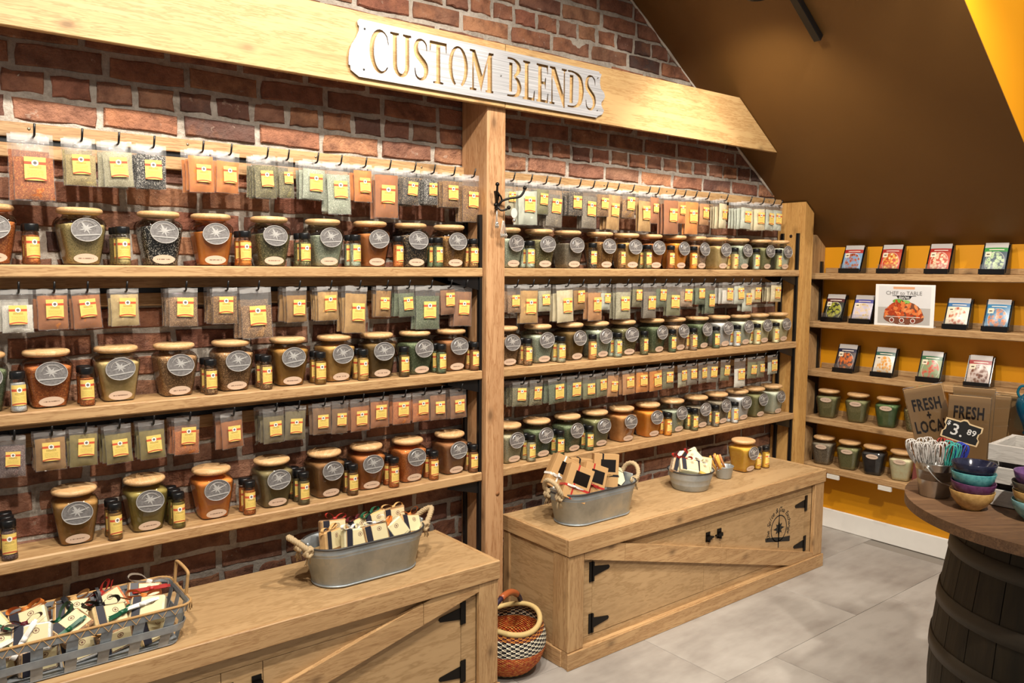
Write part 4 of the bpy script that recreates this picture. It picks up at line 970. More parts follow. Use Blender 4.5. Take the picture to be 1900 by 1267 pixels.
# round pail
pl_ = E('round_pail', 'small round ribbed galvanised pail of sampler packs on the right bench', 'pail', (2.865, 2.29, TUBZ))
pr = [(.078, 0), (.081, .003), (.087, .024), (.0885, .026), (.0885, .029), (.094, .05), (.0955, .052), (.0955, .055), (.104, .083), (.104, .086), (.1, .086), (.083, .01), (.0, .01)]
O('pail_body', lathe(pr, 36, cap1=False), galv, pl_); O('rolled_rim', tube(stadium(.208, .208, .086, 40), .0035, 6, True), galvd, pl_); O('side_seam', tube([(.0791*math.sin(.3), -.0791*math.cos(.3), .002), (.103*math.sin(.3), -.103*math.cos(.3), .084)], .0018, 5), galv, pl_)
prop(O('shredded_paper', loft([stadium(.16, .16, .0), stadium(.18, .18, .052), stadium(.02, .02, .06)], name='fillpaper'), plain('6A5638', .9, name='shred_mid'), None, (2.865, 2.29, TUBZ+.0105)), 'brown shredded paper inside the round pail', 'packing paper', kind='stuff')
PP = [(2.80, 2.30, .10, (-.6, .5, -.5), 'pinkmix', 'red'), (2.815, 2.26, .112, (-.9, .2, -.6), 'cream', 'red'), (2.87, 2.235, .095, (-.9, .45, -.5), 'mustard', 'white'), (2.885, 2.30, .125, (-.7, -.6, -.4), 'cream', 'white'), (2.925, 2.27, .105, (-.35, .2, -.5), 'beige', 'black'), (2.9, 2.325, .13, (-.3, -.4, -.45), 'cream', 'wine'), (2.85, 2.32, .115, (-.4, .9, -.4), 'white', 'red')]
for n, (x, y, z, rt, kd, rb) in enumerate(PP):
    pack((x, y, TUBZ+z), rt, kd, rb, f'sampler pack with {RN2[rb]} bow in the round pail', 'sampler packs in the round pail')
# little pot with honey sticks
hp = E('small_pot', 'tiny galvanised pot with ring handles holding yellow honey sticks', 'pot', (3.135, 2.305, TUBZ))
O('pot_body', lathe([(.033, 0), (.035, .003), (.0445, .055), (.046, .057), (.0445, .059), (.042, .056), (.033, .006), (0, .006)], 28, cap1=False), galv, hp)
for s_ in (-1, 1): O('ring_handle', tube([(s_*.047+s_*.008*math.cos(a), .012*math.sin(a)*0+.0, .05+.01*math.sin(a)) for a in [2*math.pi*i/14 for i in range(14)]], .0016, 5, True), galv, hp)
for k in range(6):
    a = k*1.05; x, y = .022*math.cos(a), .014*math.sin(a)
    st = prop(O('honey_stick', tube([(0, 0, 0), (-.035-.012*(k % 3), .003, .062), (-.06-.012*(k % 3), .004, .105+.006*(k % 2))], .006, 7), plain('E0AC4E', .3, 0, 'honey_straw') if k % 3 else plain('C98A5A', .3, 0, 'honey_straw_dark'), None, (3.14+x, 2.305+y, TUBZ+.0095)), f'{"yellow" if k % 3 else "brownish"} honey straw leaning out of the tiny pot', 'honey stick', 'honey sticks in the pot')
jar((3.325, 2.335, .503), 0, 'mustard', 3, 'jar of mustard-yellow powder with wooden lid standing on the right bench', 'compass medallion spice jars')
bottle((3.412, 2.31, .503), .1, 'mustard', 'left one of two mustard-yellow shakers beside the jar on the bench', 'black-capped spice shakers')
bottle((3.468, 2.30, .503), .1, 'mustard', 'right one of two mustard-yellow shakers beside the jar on the bench', 'black-capped spice shakers')

# ================================================================== strap basket on the left bench
t = NT('zinc_strap'); n1 = t.noise(t.coord('Object', (1, 1, 1), True), 22, 4); t.P(Base_Color=t.ramp(n1, [(.3, srgb('7C8288')), (.7, srgb('A4A9AC'))]), Metallic=.45, Roughness=.5); zinc = t.m
twine = plain('B08A58', .9, 0, 'twine')
BX0, BX1, BY0, BY1, BH = -.16, .575, 2.135, 2.335, .108
sb = E('strap_basket', 'long tray basket woven from zinc straps with twine-bound rim', 'basket', ((BX0+BX1)/2, (BY0+BY1)/2, .503))
bl = Vector(sb.location); hx, hy = (BX1-BX0)/2, (BY1-BY0)/2; FL = .03
def rr(hx, hy, r, z, n=6):
    out = []
    for cx_, cy_, a0 in ((hx-r, hy-r, 0), (-hx+r, hy-r, 90), (-hx+r, -hy+r, 180), (hx-r, -hy+r, 270)):
        for i in range(n+1): a = R(a0+90*i/n); out.append((cx_+r*math.cos(a), cy_+r*math.sin(a), z))
    return out
def band(z0, z1, off, t_=.002):
    e = lambda z, o: rr(hx+FL*z/BH+o, hy+FL*.6*z/BH+o, .035, z)
    return loft([e(z0, off), e(z1, off), e(z1, off-t_), e(z0, off-t_), e(z0, off)], False, False, False)
O('base_tray', loft([rr(hx, hy, .03, .001), rr(hx, hy, .03, .003)], False), zinc, sb)
O('zinc_band', band(.038, .058, .004), zinc, sb); O('zinc_band', band(.088, .104, .004), zinc, sb); O('zinc_band', band(.098, .108, -.001), zinc, sb)
for sgn in (-1, 1):
    for i in range(10):
        x = -hx+.045+(2*hx-.09)*i/9; q = Vector((x, sgn*(hy-.001), .002)); q2_ = Vector((x*(1+FL/hx*.95), sgn*(hy+FL*.6-.001), BH-.004))
        O('upright_strap', me_pd('strap', *joinvf([([tuple(q+Vector((-.013, 0, 0))), tuple(q+Vector((.013, 0, 0))), tuple(q2_+Vector((.013, 0, 0))), tuple(q2_+Vector((-.013, 0, 0)))]+[tuple(p_+Vector((0, -sgn*.0015, 0))) for p_ in (q+Vector((-.013, 0, 0)), q+Vector((.013, 0, 0)), q2_+Vector((.013, 0, 0)), q2_+Vector((-.013, 0, 0)))], [(0, 1, 2, 3), (7, 6, 5, 4), (0, 4, 5, 1), (1, 5, 6, 2), (2, 6, 7, 3), (3, 7, 4, 0)])])), zinc, sb)
for sgn in (-1, 1):
    for y in (-.06, 0, .06):
        q = Vector((sgn*(hx-.001), y, .002)); q2_ = Vector((sgn*(hx+FL-.001), y*1.1, BH-.004))
        c_ = (q+q2_)/2; O('upright_strap', boxme(.0015, .026, (q2_-q).length, 0), zinc, sb, c_, (0, sgn*math.atan2(FL, BH), 0))
rim = rr(hx+FL+.002, hy+FL*.6+.002, .035, BH, 10)
O('twine_rim', tube(rim, .0035, 6, True), twine, sb)
zig = []
per = [Vector(p) for p in rim]; per.append(per[0]); dist = 0
for i in range(len(per)-1):
    d = (per[i+1]-per[i]).length; n = max(1, round(d/.016))
    for k in range(n):
        p = per[i].lerp(per[i+1], k/n); zig.append(p+Vector((0, 0, .003 if len(zig) % 2 else -.02))+(p.normalized()*Vector((1, 1, 0))*.003))
O('twine_lacing', tube(zig, .0014, 4, True), twine, sb)
for sgn in (-1, 1):
    x = sgn*(hx+FL); O('twine_handle', tube(bez([(x, -.052, BH-.01), (x+sgn*.006, -.055, BH+.045), (x+sgn*.008, -.045, BH+.062), (x+sgn*.008, .045, BH+.062), (x+sgn*.006, .055, BH+.045), (x, .052, BH-.01)], 30), .0045, 8), twine, sb)
cols = ['red', 'orange', 'green', 'white', 'tan', 'black', 'wine']; kinds = ['cream', 'tan', 'chili', 'gold', 'pinkmix', 'white', 'brownmix', 'beige']
n = 0
for layer, z in ((0, .0375), (1, .09)):
    for i in range(8):
        for j in range(2):
            x = BX0+.05+(BX1-BX0-.09)*i/7.2+rnd.uniform(-.01, .01); y = BY0+(.05 if layer else .045)+(.1 if layer else .105)*j+rnd.uniform(-.008, .008)
            rb = cols[(i*3+j*2+layer) % 7]; n += 1
            rt = (rnd.uniform(-1.15, -.55), rnd.uniform(-.5, .5), rnd.uniform(-.5, .5)) if layer else (rnd.uniform(-.2, .2), rnd.uniform(-.2, .2), rnd.uniform(-.2, .2))
            row = ('front', 'back')[j]
            pack((x, y, .503+z), rt, kinds[(i+j*3+layer) % 8], rb, f'{("lower", "upper")[layer]} {row}-row sampler pack, {ORD[i+1]} from left, with {RN2[rb]} bow in strap basket', 'sampler packs in the strap basket', 1.35 if layer else 1.0)

# ================================================================== woven floor basket
t = NT('woven_grass'); tc = t.n('TexCoord'); sx = t.n('SeparateXYZ'); t.t.links.new(tc.outputs['UV'], sx.inputs[0]); u, v = sx.outputs[0], sx.outputs[1]
def chk(a, b): return t.math('MODULO', t.math('ADD', t.math('FLOOR', t.math('MULTIPLY', u, a)), t.math('FLOOR', t.math('MULTIPLY', v, b))), 2.0)
ck = chk(56, 30); ck2 = chk(28, 30)
nz = t.noise(t.coord('UV', (56, 30, 1)), 1, 1)
orange_ = t.ramp(nz, [(.35, srgb('B8401A')), (.5, srgb('DB6A22')), (.65, srgb('E79A4A'))])
dark = t.mix(ck, srgb('2A1718'), srgb('C9A05A')); bw = t.mix(ck, srgb('15121A'), srgb('E9DFC6'))
inr = lambda x, a, b: t.math('MULTIPLY', t.math('GREATER_THAN', x, a), t.math('LESS_THAN', x, b))
col = t.mix(inr(v, .3, .62), dark, orange_); col = t.mix(inr(v, .62, .86), col, bw); col = t.mix(t.math('GREATER_THAN', v, .86), col, t.mix(ck, srgb('5A1E1A'), srgb('D98A3A')))
wv = t.math('MULTIPLY', t.math('SINE', t.math('MULTIPLY', u, 352)), t.math('SINE', t.math('MULTIPLY', v, 188)))
t.P(Base_Color=col, Roughness=.75); t.bump(wv, .8, .006); weave = t.m
BP = [(.02, .001), (.07, .002), (.1, .014), (.13, .05), (.147, .095), (.149, .13), (.14, .165), (.125, .19), (.122, .19), (.136, .165), (.144, .13), (.142, .095), (.125, .052), (.09, .02), (.001, .012)]
n = 64; V = []; F = []; UV = []
for k, (r_, z_) in enumerate(BP):
    for i in range(n+1):
        a = 2*math.pi*i/n; wob = (.014*math.cos(2*a)*(z_/.19)**2); tw = 1+.012*(1 if (i+k) % 2 else -1)
        V.append((r_*math.cos(a), r_*math.sin(a), z_+wob)); UV.append((i/n, (k/7) if k <= 7 else max(0, (14-k)/7+.0)))
for k in range(len(BP)-1):
    for i in range(n): F.append((k*(n+1)+i, k*(n+1)+i+1, (k+1)*(n+1)+i+1, (k+1)*(n+1)+i))
me = me_pd('basket', V, F, True); l = me.uv_layers.new(name='UVMap')
for p in me.polygons:
    for li in p.loop_indices: l.data[li].uv = UV[me.loops[li].vertex_index]
wb = E('woven_basket', 'round woven grass basket in orange, black and cream on the floor', 'basket', (1.776, 2.26, 0))
O('basket_bowl', me, weave, wb)
O('rim_roll', tube([(.124*math.cos(a), .124*math.sin(a), .193+.014*math.cos(2*a)) for a in [2*math.pi*i/48 for i in range(48)]], .010, 8, True), plain('C9AE74', .8, 0, 'straw_rim'), wb)
arch = bez([(.118, .06, .195), (.1, .055, .235), (.045, .03, .272), (-.02, 0, .28), (-.08, -.02, .255), (-.115, -.035, .2)], 30)
O('leather_grip', tube(arch[9:23], .0125, 10), plain('A8582E', .4, 0, 'tan_leather'), wb); O('bound_handle', tube(arch[:10], .0095, 10), plain('2C1C33', .5, 0, 'purple_leather'), wb); O('bound_handle', tube(arch[22:], .0095, 10), plain('2C1C33', .5, 0, 'purple_leather'), wb)
# ================================================================== mustard wall goods
def packet_mat(bandc, fa, fb, fc):
    t = NT('packet_print'); tc = t.n('TexCoord'); sx = t.n('SeparateXYZ'); t.t.links.new(tc.outputs['UV'], sx.inputs[0]); u, v = sx.outputs[0], sx.outputs[1]
    inr = lambda x, a, b: t.math('MULTIPLY', t.math('GREATER_THAN', x, a), t.math('LESS_THAN', x, b))
    n1 = t.noise(t.coord('UV', (5, 6, 1), True), 1.6, 3, .6); vo = t.voro(t.coord('UV', (7, 9, 1), True), 1.0)
    food = t.ramp(t.math('MULTIPLY_ADD', vo, .6, t.math('MULTIPLY', n1, .6)), [(.3, srgb(fb)), (.5, srgb(fa)), (.72, srgb(fc))])
    du = t.math('SUBTRACT', u, .52); dv = t.math('MULTIPLY', t.math('SUBTRACT', v, .3), 1.1); rr_ = t.math('SQRT', t.math('ADD', t.math('MULTIPLY', du, du), t.math('MULTIPLY', dv, dv)))
    bg = t.mix(t.math('LESS_THAN', rr_, .4), srgb(fc), food); bg = t.mix(t.math('MULTIPLY', inr(rr_, .4, .43), .4), bg, srgb('E8E2D8'))
    col = t.mix(t.math('GREATER_THAN', v, .68), bg, srgb(bandc)); col = t.mix(t.math('MULTIPLY', inr(v, .73, .76), inr(u, .2, .85)), col, srgb('E8D8C8'))
    col = t.mix(t.math('GREATER_THAN', v, .82), col, srgb('B9B4B0')); col = t.mix(t.math('MULTIPLY', inr(v, .5, .68), inr(u, .06, .32)), col, srgb('E6DAC0'))
    col = t.mix(t.math('MULTIPLY', inr(v, .56, .6), inr(u, .12, .26)), col, srgb('4A3A2C'))
    t.P(Base_Color=col, Roughness=.28); return t.m
def uvpouch():
    v = []; f = []; nx, nz = 6, 8; uv = []
    for s_ in (-1, 1):
        for k in range(nz+1):
            for i in range(nx+1):
                a, b = i/nx, k/nz; e = math.sin(math.pi*a)*math.sin(math.pi*b) if 0 < a < 1 and 0 < b < 1 else 0
                v.append(((a-.5)*.098, s_*(.001+.006*e), b*.148)); uv.append((a, b))
    N = (nx+1)*(nz+1)
    for k in range(nz):
        for i in range(nx):
            q = k*(nx+1)+i; w4 = (q, q+1, q+nx+2, q+nx+1); f += [w4, tuple(N+j for j in reversed(w4))]
    me = me_pd('packet', v, f, True); l = me.uv_layers.new(name='UVMap')
    for p in me.polygons:
        for li in p.loop_indices: l.data[li].uv = uv[me.loops[li].vertex_index]
    return me
pkt_me = uvpouch()
LEAN = R(24)
def stand_me():
    parts = []
    rx = Matrix.Rotation(-LEAN, 3, 'X')
    parts.append(boxvf((0, 0, .006), (.112, .1, .006)))                                # shelf of the stand
    parts.append(boxvf((0, -.046, .017), (.112, .005, .02)))                            # front lip
    c = Vector((0, -.02, .012))+rx @ Vector((0, .012, .075)); parts.append(boxvf(c, (.106, .004, .15), rx))
    for s_ in (-1, 1):
        pr = [(-.03, .009), (.05, .009), (.05, .03), (.058, .15), (.04, .15)]
        v = [(s_*.055-.002, a, b) for a, b in pr]+[(s_*.055+.002, a, b) for a, b in pr]; n = len(pr)
        parts.append((v, [tuple(range(n)), tuple(range(2*n-1, n-1, -1))]+[(i, n+i, n+(i+1) % n, (i+1) % n) for i in range(n)]))
        parts.append(boxvf((s_*.045, .0, .0015), (.012, .09, .003)))
    return me_pd('stand', *joinvf(parts))
st_me = stand_me(); acr = plain('0E0E10', .2, 0, 'black_acrylic')
lip_me = boxme(.1, .0015, .04, 0); clear = film('clear_acrylic', (.06, .03), (.96, .96, .96), .05, False)
PK = [(0, 1574, 'A8322A', 'B4582C', '5A2C18', '7FA0C0', 'meatball stew and red band'), (0, 1645, 'A83028', 'E2B04A', 'E8E0D0', 'B8402C', 'yellow soup and red band'), (0, 1735, 'A42A22', 'E6D3B0', 'C86A30', 'B4452C', 'cream dumplings and red band'), (0, 1838, '3E8A42', 'C9DDB0', '7FA86A', '4A5A66', 'pale green drink and green band'),
      (1, 1540, '4A1E22', 'A8A83A', '5E6A26', '2A2A1E', 'green pasta on black and maroon band'), (1, 1593, '4A4A9A', 'DCC6A0', 'B89A6A', 'C9C0D0', 'beige grain bowl and violet band'), (1, 1769, '3A6EA0', 'C06A44', '8E3A26', 'E0D6C0', 'red meat slices and blue band'), (1, 1843, '2E7AA8', 'D07A30', 'A84A1C', '3E7AA0', 'orange shrimp on blue and blue band'),
      (2, 1562, '23233E', 'D8702C', 'B04A1C', '4A3A3A', 'orange rice and dark navy band'), (2, 1633, '2E5A50', 'E0A040', 'C8602A', 'D8D0C0', 'yellow curry and teal band'), (2, 1719, '3A6A4A', 'CC5A44', 'A03A34', '8A9A70', 'pink-red slices and green band'), (2, 1809, 'A03A3A', '7A4A34', '4A2A20', 'C8B8B0', 'brown bean bowl and red band')]
for lv, px, bd, fa, fb, fc, ds in PK:
    z = ZW[lv]; x = 4.195; y = yat(px, x-.04, z+.02)
    e = E('display_stand', f'black acrylic stand holding the packet with {ds}', 'stand', (x, y, z), R(-90)+R(7), 'black packet stands on the mustard wall')
    O('stand_frame', st_me, acr, e); O('clear_lip', lip_me, clear, e, (0, -.047, .03))
    rx = Matrix.Rotation(-LEAN, 3, 'X'); mz = Matrix.Rotation(R(-90)+R(7), 3, 'Z')
    off = mz @ (Vector((0, -.02, .0105))+rx @ Vector((0, -.0085, .004)))
    p = prop(O('seasoning_packet', pkt_me, packet_mat(bd, fa, fb, fc), None, Vector((x, y, z))+off), f'seasoning packet printed with {ds}', 'packet', 'seasoning packets on the mustard wall')
    p.rotation_euler = (mz @ rx).to_euler()
# printed sign
A = Vector((4.155, 0, 0)); ya, yb_ = yat(1622, 4.15, 1.22), yat(1732, 4.15, 1.22); W = ya-yb_; H = .217
sgn_ = E('counter_sign', 'white acrylic sign reading chef to table with a heap of pasta', 'sign', (4.15, (ya+yb_)/2, ZW[1]), R(-90))
sgn_.rotation_euler = (R(0), 0, R(-90))
O('sign_board', boxme(W, .004, H, .001), plain('F1F0EE', .25, 0, 'sign_white'), sgn_, (0, 0, H/2)); O('easel_foot', boxme(W*.9, .06, .004, .001), plain('D8D6D2', .2, 0, 'sign_foot'), sgn_, (0, .032, .002))
def flat(name, poly, hexc, lay, parent=sgn_): return O(name, prism(poly, .0003), plain(hexc, .35, 0, 'sign_ink'), parent, (0, -.0023-.0004*lay, 0))
flat('picture_ground', [(-W*.44, .012), (W*.44, .012), (W*.44, H*.45), (-W*.44, H*.45)], 'B9B6B2', 0); flat('picture_sky', [(-W*.44, H*.45), (W*.44, H*.45), (W*.44, H*.96), (-W*.44, H*.96)], 'DEDEDF', 0)
flat('orange_bar', [(-W*.19, H*.89), (W*.17, H*.89), (W*.17, H*.945), (-W*.19, H*.945)], 'DDA47C', 1)
O('sign_lettering', text_me('CHEF to TABLE', .028, .0002, 'CENTER', 0), plain('6A6866', .5, 0, 'sign_grey'), sgn_, (-.003, -.003, H*.79), (R(90), 0, 0))
flat('black_bowl', [(-W*.2, H*.735), (W*.2, H*.735), (W*.2, H*.725), (W*.13, H*.72), (W*.09, H*.64), (-W*.09, H*.64), (-W*.13, H*.72), (-W*.2, H*.725)], '1A1A1A', 1)
for k, s_ in enumerate(('Great Meals', 'Made by You')): O('sign_lettering', text_me(s_, .0105, .0002, 'CENTER', .0002), plain('EDEDED', .5, 0, 'sign_pale'), sgn_, (0, -.0033, H*(.7-.035*k)), (R(90), 0, 0))
flat('basil_leaf', [(a-W*.1, b+H*.6) for a, b in ell(0, 0, .028, .012, 14)], '6FA84A', 2); flat('basil_leaf', [(a+W*.02, b+H*.585) for a, b in ell(0, 0, .026, .010, 14)], '8CBF62', 2)
g = random.Random(5)
flat('sauce_heap', [(a, b+H*.2) for a, b in [(.104*math.cos(R(q_)), (.088 if q_ <= 180 else .034)*math.sin(R(q_))) for q_ in range(0, 360, 15)]], '7A4A38', 1)
for k in range(64):
    a = g.uniform(-1, 1); hh = math.sqrt(max(0, 1-a*a))*.08; cx_, cz_ = a*.09, H*.24+g.uniform(0, max(.004, hh)); th = g.uniform(0, 3.1)
    pts = [(cx_+u_*math.cos(th)-w_*math.sin(th), cz_+u_*math.sin(th)+w_*math.cos(th)) for u_, w_ in ell(0, 0, .017, .0075, 10)]
    flat('pasta_piece', pts, g.choice(['D9622E', 'C24E26', 'E07E44', 'A83E22', 'E8935A']), 2+k*.03)
flat('caption_bar', [(-W*.3, H*.222), (W*.28, H*.222), (W*.28, H*.237), (-W*.3, H*.237)], 'EDE2D6', 5)
for k, xx in enumerate((-.19, -.02, .165)):
    O('round_icon', fill2d(ell(0, 0, .0125, .0125, 20), [ell(0, 0, .0095, .0095, 20)], .0002), plain('F4F0EC', .4, 0, 'icon_white'), sgn_, (W*xx, -.0052, H*.145), (R(90), 0, 0))
    flat('icon_dot', [(a+W*xx, b+H*.145) for a, b in ell(0, 0, .0095, .0095, 16)], '8A3E30', 5); flat('caption_bar', [(W*xx-.016, H*.06), (W*xx+.016, H*.06), (W*xx+.016, H*.073), (W*xx-.016, H*.073)], 'E0D2C4', 5)
# jars on the two lower shelves
for lv, lst in ((3, [(1538.6, 'olive', 3), (1593, 'olive', 3), (1649, 'brightgreen', 3), (1703, 'herb', 2)]), (4, [(1529.7, 'greybrown', 3), (1577, 'olive', 3), (1623.7, 'black', 3), (1674.5, 'cream', 2)])):
    for n, (px, kd, fl_) in enumerate(lst):
        x = 4.198; y = yat(px, x, ZW[lv]+.15)
        jar((x, y, ZW[lv]), R(-90)+R(12), kd, fl_, f'jar of {SPC[kd][3]}, {ORD[n+1]} from left, {WN[lv]} shelf of the mustard wall', 'plain spice jars on the mustard wall', med=False)
y = yat(1706, 4.19, .45); k = prop(O('recipe_card', boxme(.004, .075, .11, .001), plain('6A2F28', .5, 0, 'wine_card'), None, (4.2, y, .395+.055), (0, R(10), R(8))), 'dark red folded card leaning behind the whisk bucket on the lowest shelf', 'card')

# ================================================================== coat hook on the post
HX, HZ = 1.838, 1.752; S = .000227
ch = E('coat_hook', 'ornate black iron coat hook with ball tips on the centre post', 'hook', (HX, YP, HZ-.04))
def hp_(u, v, d): return (-(230-u)*S, -d, (520-v)*S+.04)
def arm(name, pts, r): O(name, tube(bez([hp_(*p) for p in pts], 24), r, 8), blackm, ch)
O('back_plate', prism([((a-230)*S, (520-b)*S+.04) for a, b in [(180, 360), (240, 350), (290, 400), (255, 520), (270, 640), (225, 690), (190, 640), (205, 520)]], .005), blackm, ch, (0, -.0027, 0))
arm('upper_arm', [(225, 640, .006), (195, 530, .014), (135, 440, .03), (122, 360, .038), (120, 280, .04)], .0042); arm('upper_arm', [(235, 640, .006), (285, 530, .016), (400, 478, .034), (540, 450, .05), (600, 390, .056), (632, 320, .058)], .0045)
arm('lower_arm', [(225, 600, .006), (190, 650, .018), (140, 640, .026), (128, 600, .028)], .004); arm('lower_arm', [(235, 600, .006), (270, 675, .018), (340, 662, .028), (385, 632, .032)], .004)
arm('scroll', [(200, 380, .006), (280, 440, .012), (310, 520, .01), (260, 600, .007)], .0035)
ball = lathe([(.0005, -.008), (.0045, -.0066), (.0075, -.0028), (.0078, .001), (.006, .005), (.003, .0074), (.0005, .008)], 12)
for p in ((120, 268, .04), (635, 302, .058), (388, 630, .032), (128, 596, .028)): O('ball_tip', ball, blackm, ch, hp_(*p))
silver = plain('C9C6C0', .25, .9, 'silver_charm')
def hang(name, lab, cat, u, v, d, L, disc, spoons):
    p0 = Vector((HX, YP, HZ-.04))+Vector(hp_(u, v, d)); e = E(name, lab, cat, p0)
    O('cord', tube([(0, 0, .003), (0, -.002, -L*.4), (0, -.001, -L)], .0009, 5), black, e)
    if disc: O('oval_tag', prism(ell(0, -L-.018, .0125, .019, 20), .0015), plain('CFCBC2', .4, .3, 'pewter_tag'), e, (0, -.002, 0), (0, 0, R(-20 if disc == 1 else 55))); O('glass_bead', ball, silver, e, (0, -.002, -L-.046), scale=(.9, .9, .9))
    for k in range(spoons): 
        x = (k-spoons/2)*.007; pts = [(x*.3, -.003, -L), (x, -.003-.002*k, -L-.05)]
        O('measuring_spoon', me_pd('spoon', *joinvf([tubev(pts, .0013, 5), tubev([(x, -.003-.002*k, -L-.048), (x, -.006-.002*k, -L-.056), (x, -.003-.002*k, -L-.064)], [.002, .0052, .002], 8)])), silver, e)
hang('key_tag', 'oval pewter tag on a black cord hanging from the coat hook right arm', 'tag', 448, 490, .045, .034, 1, 0)
hang('spoon_set', 'small silver spoons with a disc hanging left on the coat hook', 'spoons', 150, 640, .027, .012, 2, 2)
hang('spoon_set', 'bundle of silver measuring spoons hanging in the middle of the coat hook', 'spoons', 300, 672, .024, .04, 0, 4)

# ================================================================== barrel table
TC = Vector((2.257, .605)); TZ = .925
walnut = wood('x', '8A6848', '5C4230', 'walnut_top', knots=False, tight=1.4)
tt = E('round_table_top', 'round dark walnut table top resting on the barrel', 'table top', (TC.x, TC.y, .9), R(-38))
n = 0; PW = .088
for i in range(9):
    a0, a1 = -.396+i*PW, -.396+(i+1)*PW-.0006
    pts = []
    for k in range(9): y = a0+(a1-a0)*k/8; pts.append((math.sqrt(max(.396**2-y*y, 1e-6)), y))
    pts += [(-x, y) for x, y in reversed(pts)]
    O('walnut_board', prism(pts, .025, 'z'), walnut, tt, (0, 0, .0125))
ba = E('oak_barrel', 'old dark oak barrel with rusty hoops under the round table top', 'barrel', (TC.x, TC.y, 0))
t = NT('old_oak'); n1 = t.noise(t.coord('Object', (18, 18, 2), True), 1.5, 4, .6); n2 = t.noise(t.coord(), 6, 3)
t.P(Base_Color=t.mix(t.math('MULTIPLY', n2, .5), t.ramp(n1, [(.35, srgb('382D1C')), (.7, srgb('1E170E'))]), srgb('2A2916')), Roughness=.75); t.bump(n1, .4, .006); oak = t.m
hoopm = plain('4A4338', .6, .35, 'rusty_hoop')
def br(z): return .27+(.322-.27)*math.sin(math.pi*max(0, min(1, z/.9)))**1.1
NS = 26
for i in range(NS):
    g0, g1 = 2*math.pi*i/NS+.004, 2*math.pi*(i+1)/NS-.004; v = []
    for k in range(9):
        z = .002+.896*k/8; r_ = br(z)
        for a in (g0, (g0+g1)/2, g1): v.append((r_*math.cos(a), r_*math.sin(a), z))
        for a in (g1, g0): v.append(((r_-.02)*math.cos(a), (r_-.02)*math.sin(a), z))
    f = []
    for k in range(8):
        for j in range(5): f.append((k*5+j, k*5+(j+1) % 5, (k+1)*5+(j+1) % 5, (k+1)*5+j))
    f += [(4, 3, 2, 1, 0), (40, 41, 42, 43, 44)]
    O('stave', me_pd('stave', v, f), oak, ba)
for z0, z1 in ((.045, .085), (.2, .24), (.33, .37), (.53, .57), (.655, .695), (.795, .835)):
    secs = [[((br(z)+o)*math.cos(2*math.pi*i/64), (br(z)+o)*math.sin(2*math.pi*i/64), z) for i in range(64)] for z, o in ((z0, .0005), (z0, .003), ((z0+z1)/2, .0035), (z1, .003), (z1, .0005))]
    h = O('hoop', loft(secs, True, False, False), hoopm, ba)
    for da in (0, .06):
        a = R(197)+da; zz = (z0+z1)/2; O('rivet', ball, plain('2A2218', .6, .3, 'rivet'), h, ((br(zz)+.0035)*math.cos(a), (br(zz)+.0035)*math.sin(a), zz), scale=(.7, .7, .7))
O('barrel_head', lathe([(.25, .87), (.25, .88)], 32), oak, ba)

# whisk bucket
bk = Vector((2.098, .893, TZ)); b = E('metal_bucket', 'small shiny steel bucket full of coloured whisks on the table', 'bucket', bk)
O('bucket_body', lathe([(.034, 0), (.036, .002), (.0435, .06), (.0445, .0615), (.0445, .0635), (.05, .088), (.051, .09), (.0495, .09), (.0345, .005), (0, .005)], 32, cap1=False), plain('B8B4AC', .22, .9, 'polished_steel'), b)
O('bail_handle', tube(bez([(-.052, 0, .082), (-.044, -.03, .05), (-.01, -.052, .036), (.03, -.048, .042), (.05, -.012, .075), (.052, 0, .082)], 30), .0016, 6), silver, b)
for s_ in (-1, 1): O('handle_ear', lathe([(.007, 0), (.007, .002)], 12), silver, b, (s_*.05, 0, .08), (0, R(90), 0))
def whisk_me():
    parts = []
    for k in range(4):
        a = k*math.pi/4; pts = []
        for i in range(15):
            s_ = i/14; ang = math.pi*s_; r_ = .0135*math.sin(ang)**.8 if 0 < s_ < 1 else 0
            side = 1 if s_ < .5 else -1
            w_ = .0175*math.sin(math.pi*min(1, (s_ if s_ < .5 else 1-s_)*2)**.75*.5*1.0)*1.0
            zz = .0+.062*math.sin(ang)**.75 if 0 < s_ < 1 else 0
            pts.append((math.cos(a)*side*(.0165*math.sin(ang)**.35*abs(math.cos(ang))**.55 if 0 < s_ < 1 else 0), math.sin(a)*side*(.0165*math.sin(ang)**.35*abs(math.cos(ang))**.55 if 0 < s_ < 1 else 0), .055+zz))
        parts.append(tubev(pts, .0011, 5))
    return me_pd('whisk_wire', *joinvf(parts), smooth=True)
wk_me = whisk_me(); wh_me = lathe([(.002, 0), (.0035, .003), (.003, .03), (.0038, .056), (.002, .058)], 8)
WC = [('grey', 'CBC6C0')]*9+[('red', 'A8332A')]*2+[('teal', '3FA69A')]*3+[('blue', '2340B0')]*2
pos = [(-.03, -.012), (-.02, .012), (-.012, -.028), (-.005, -.006), (.003, -.03), (-.034, .004), (.008, -.012), (-.012, .028), (-.022, -.024), (.006, .03), (.015, .024), (.02, -.02), (.024, -.004), (.015, .008), (.034, .004), (.03, .016)]
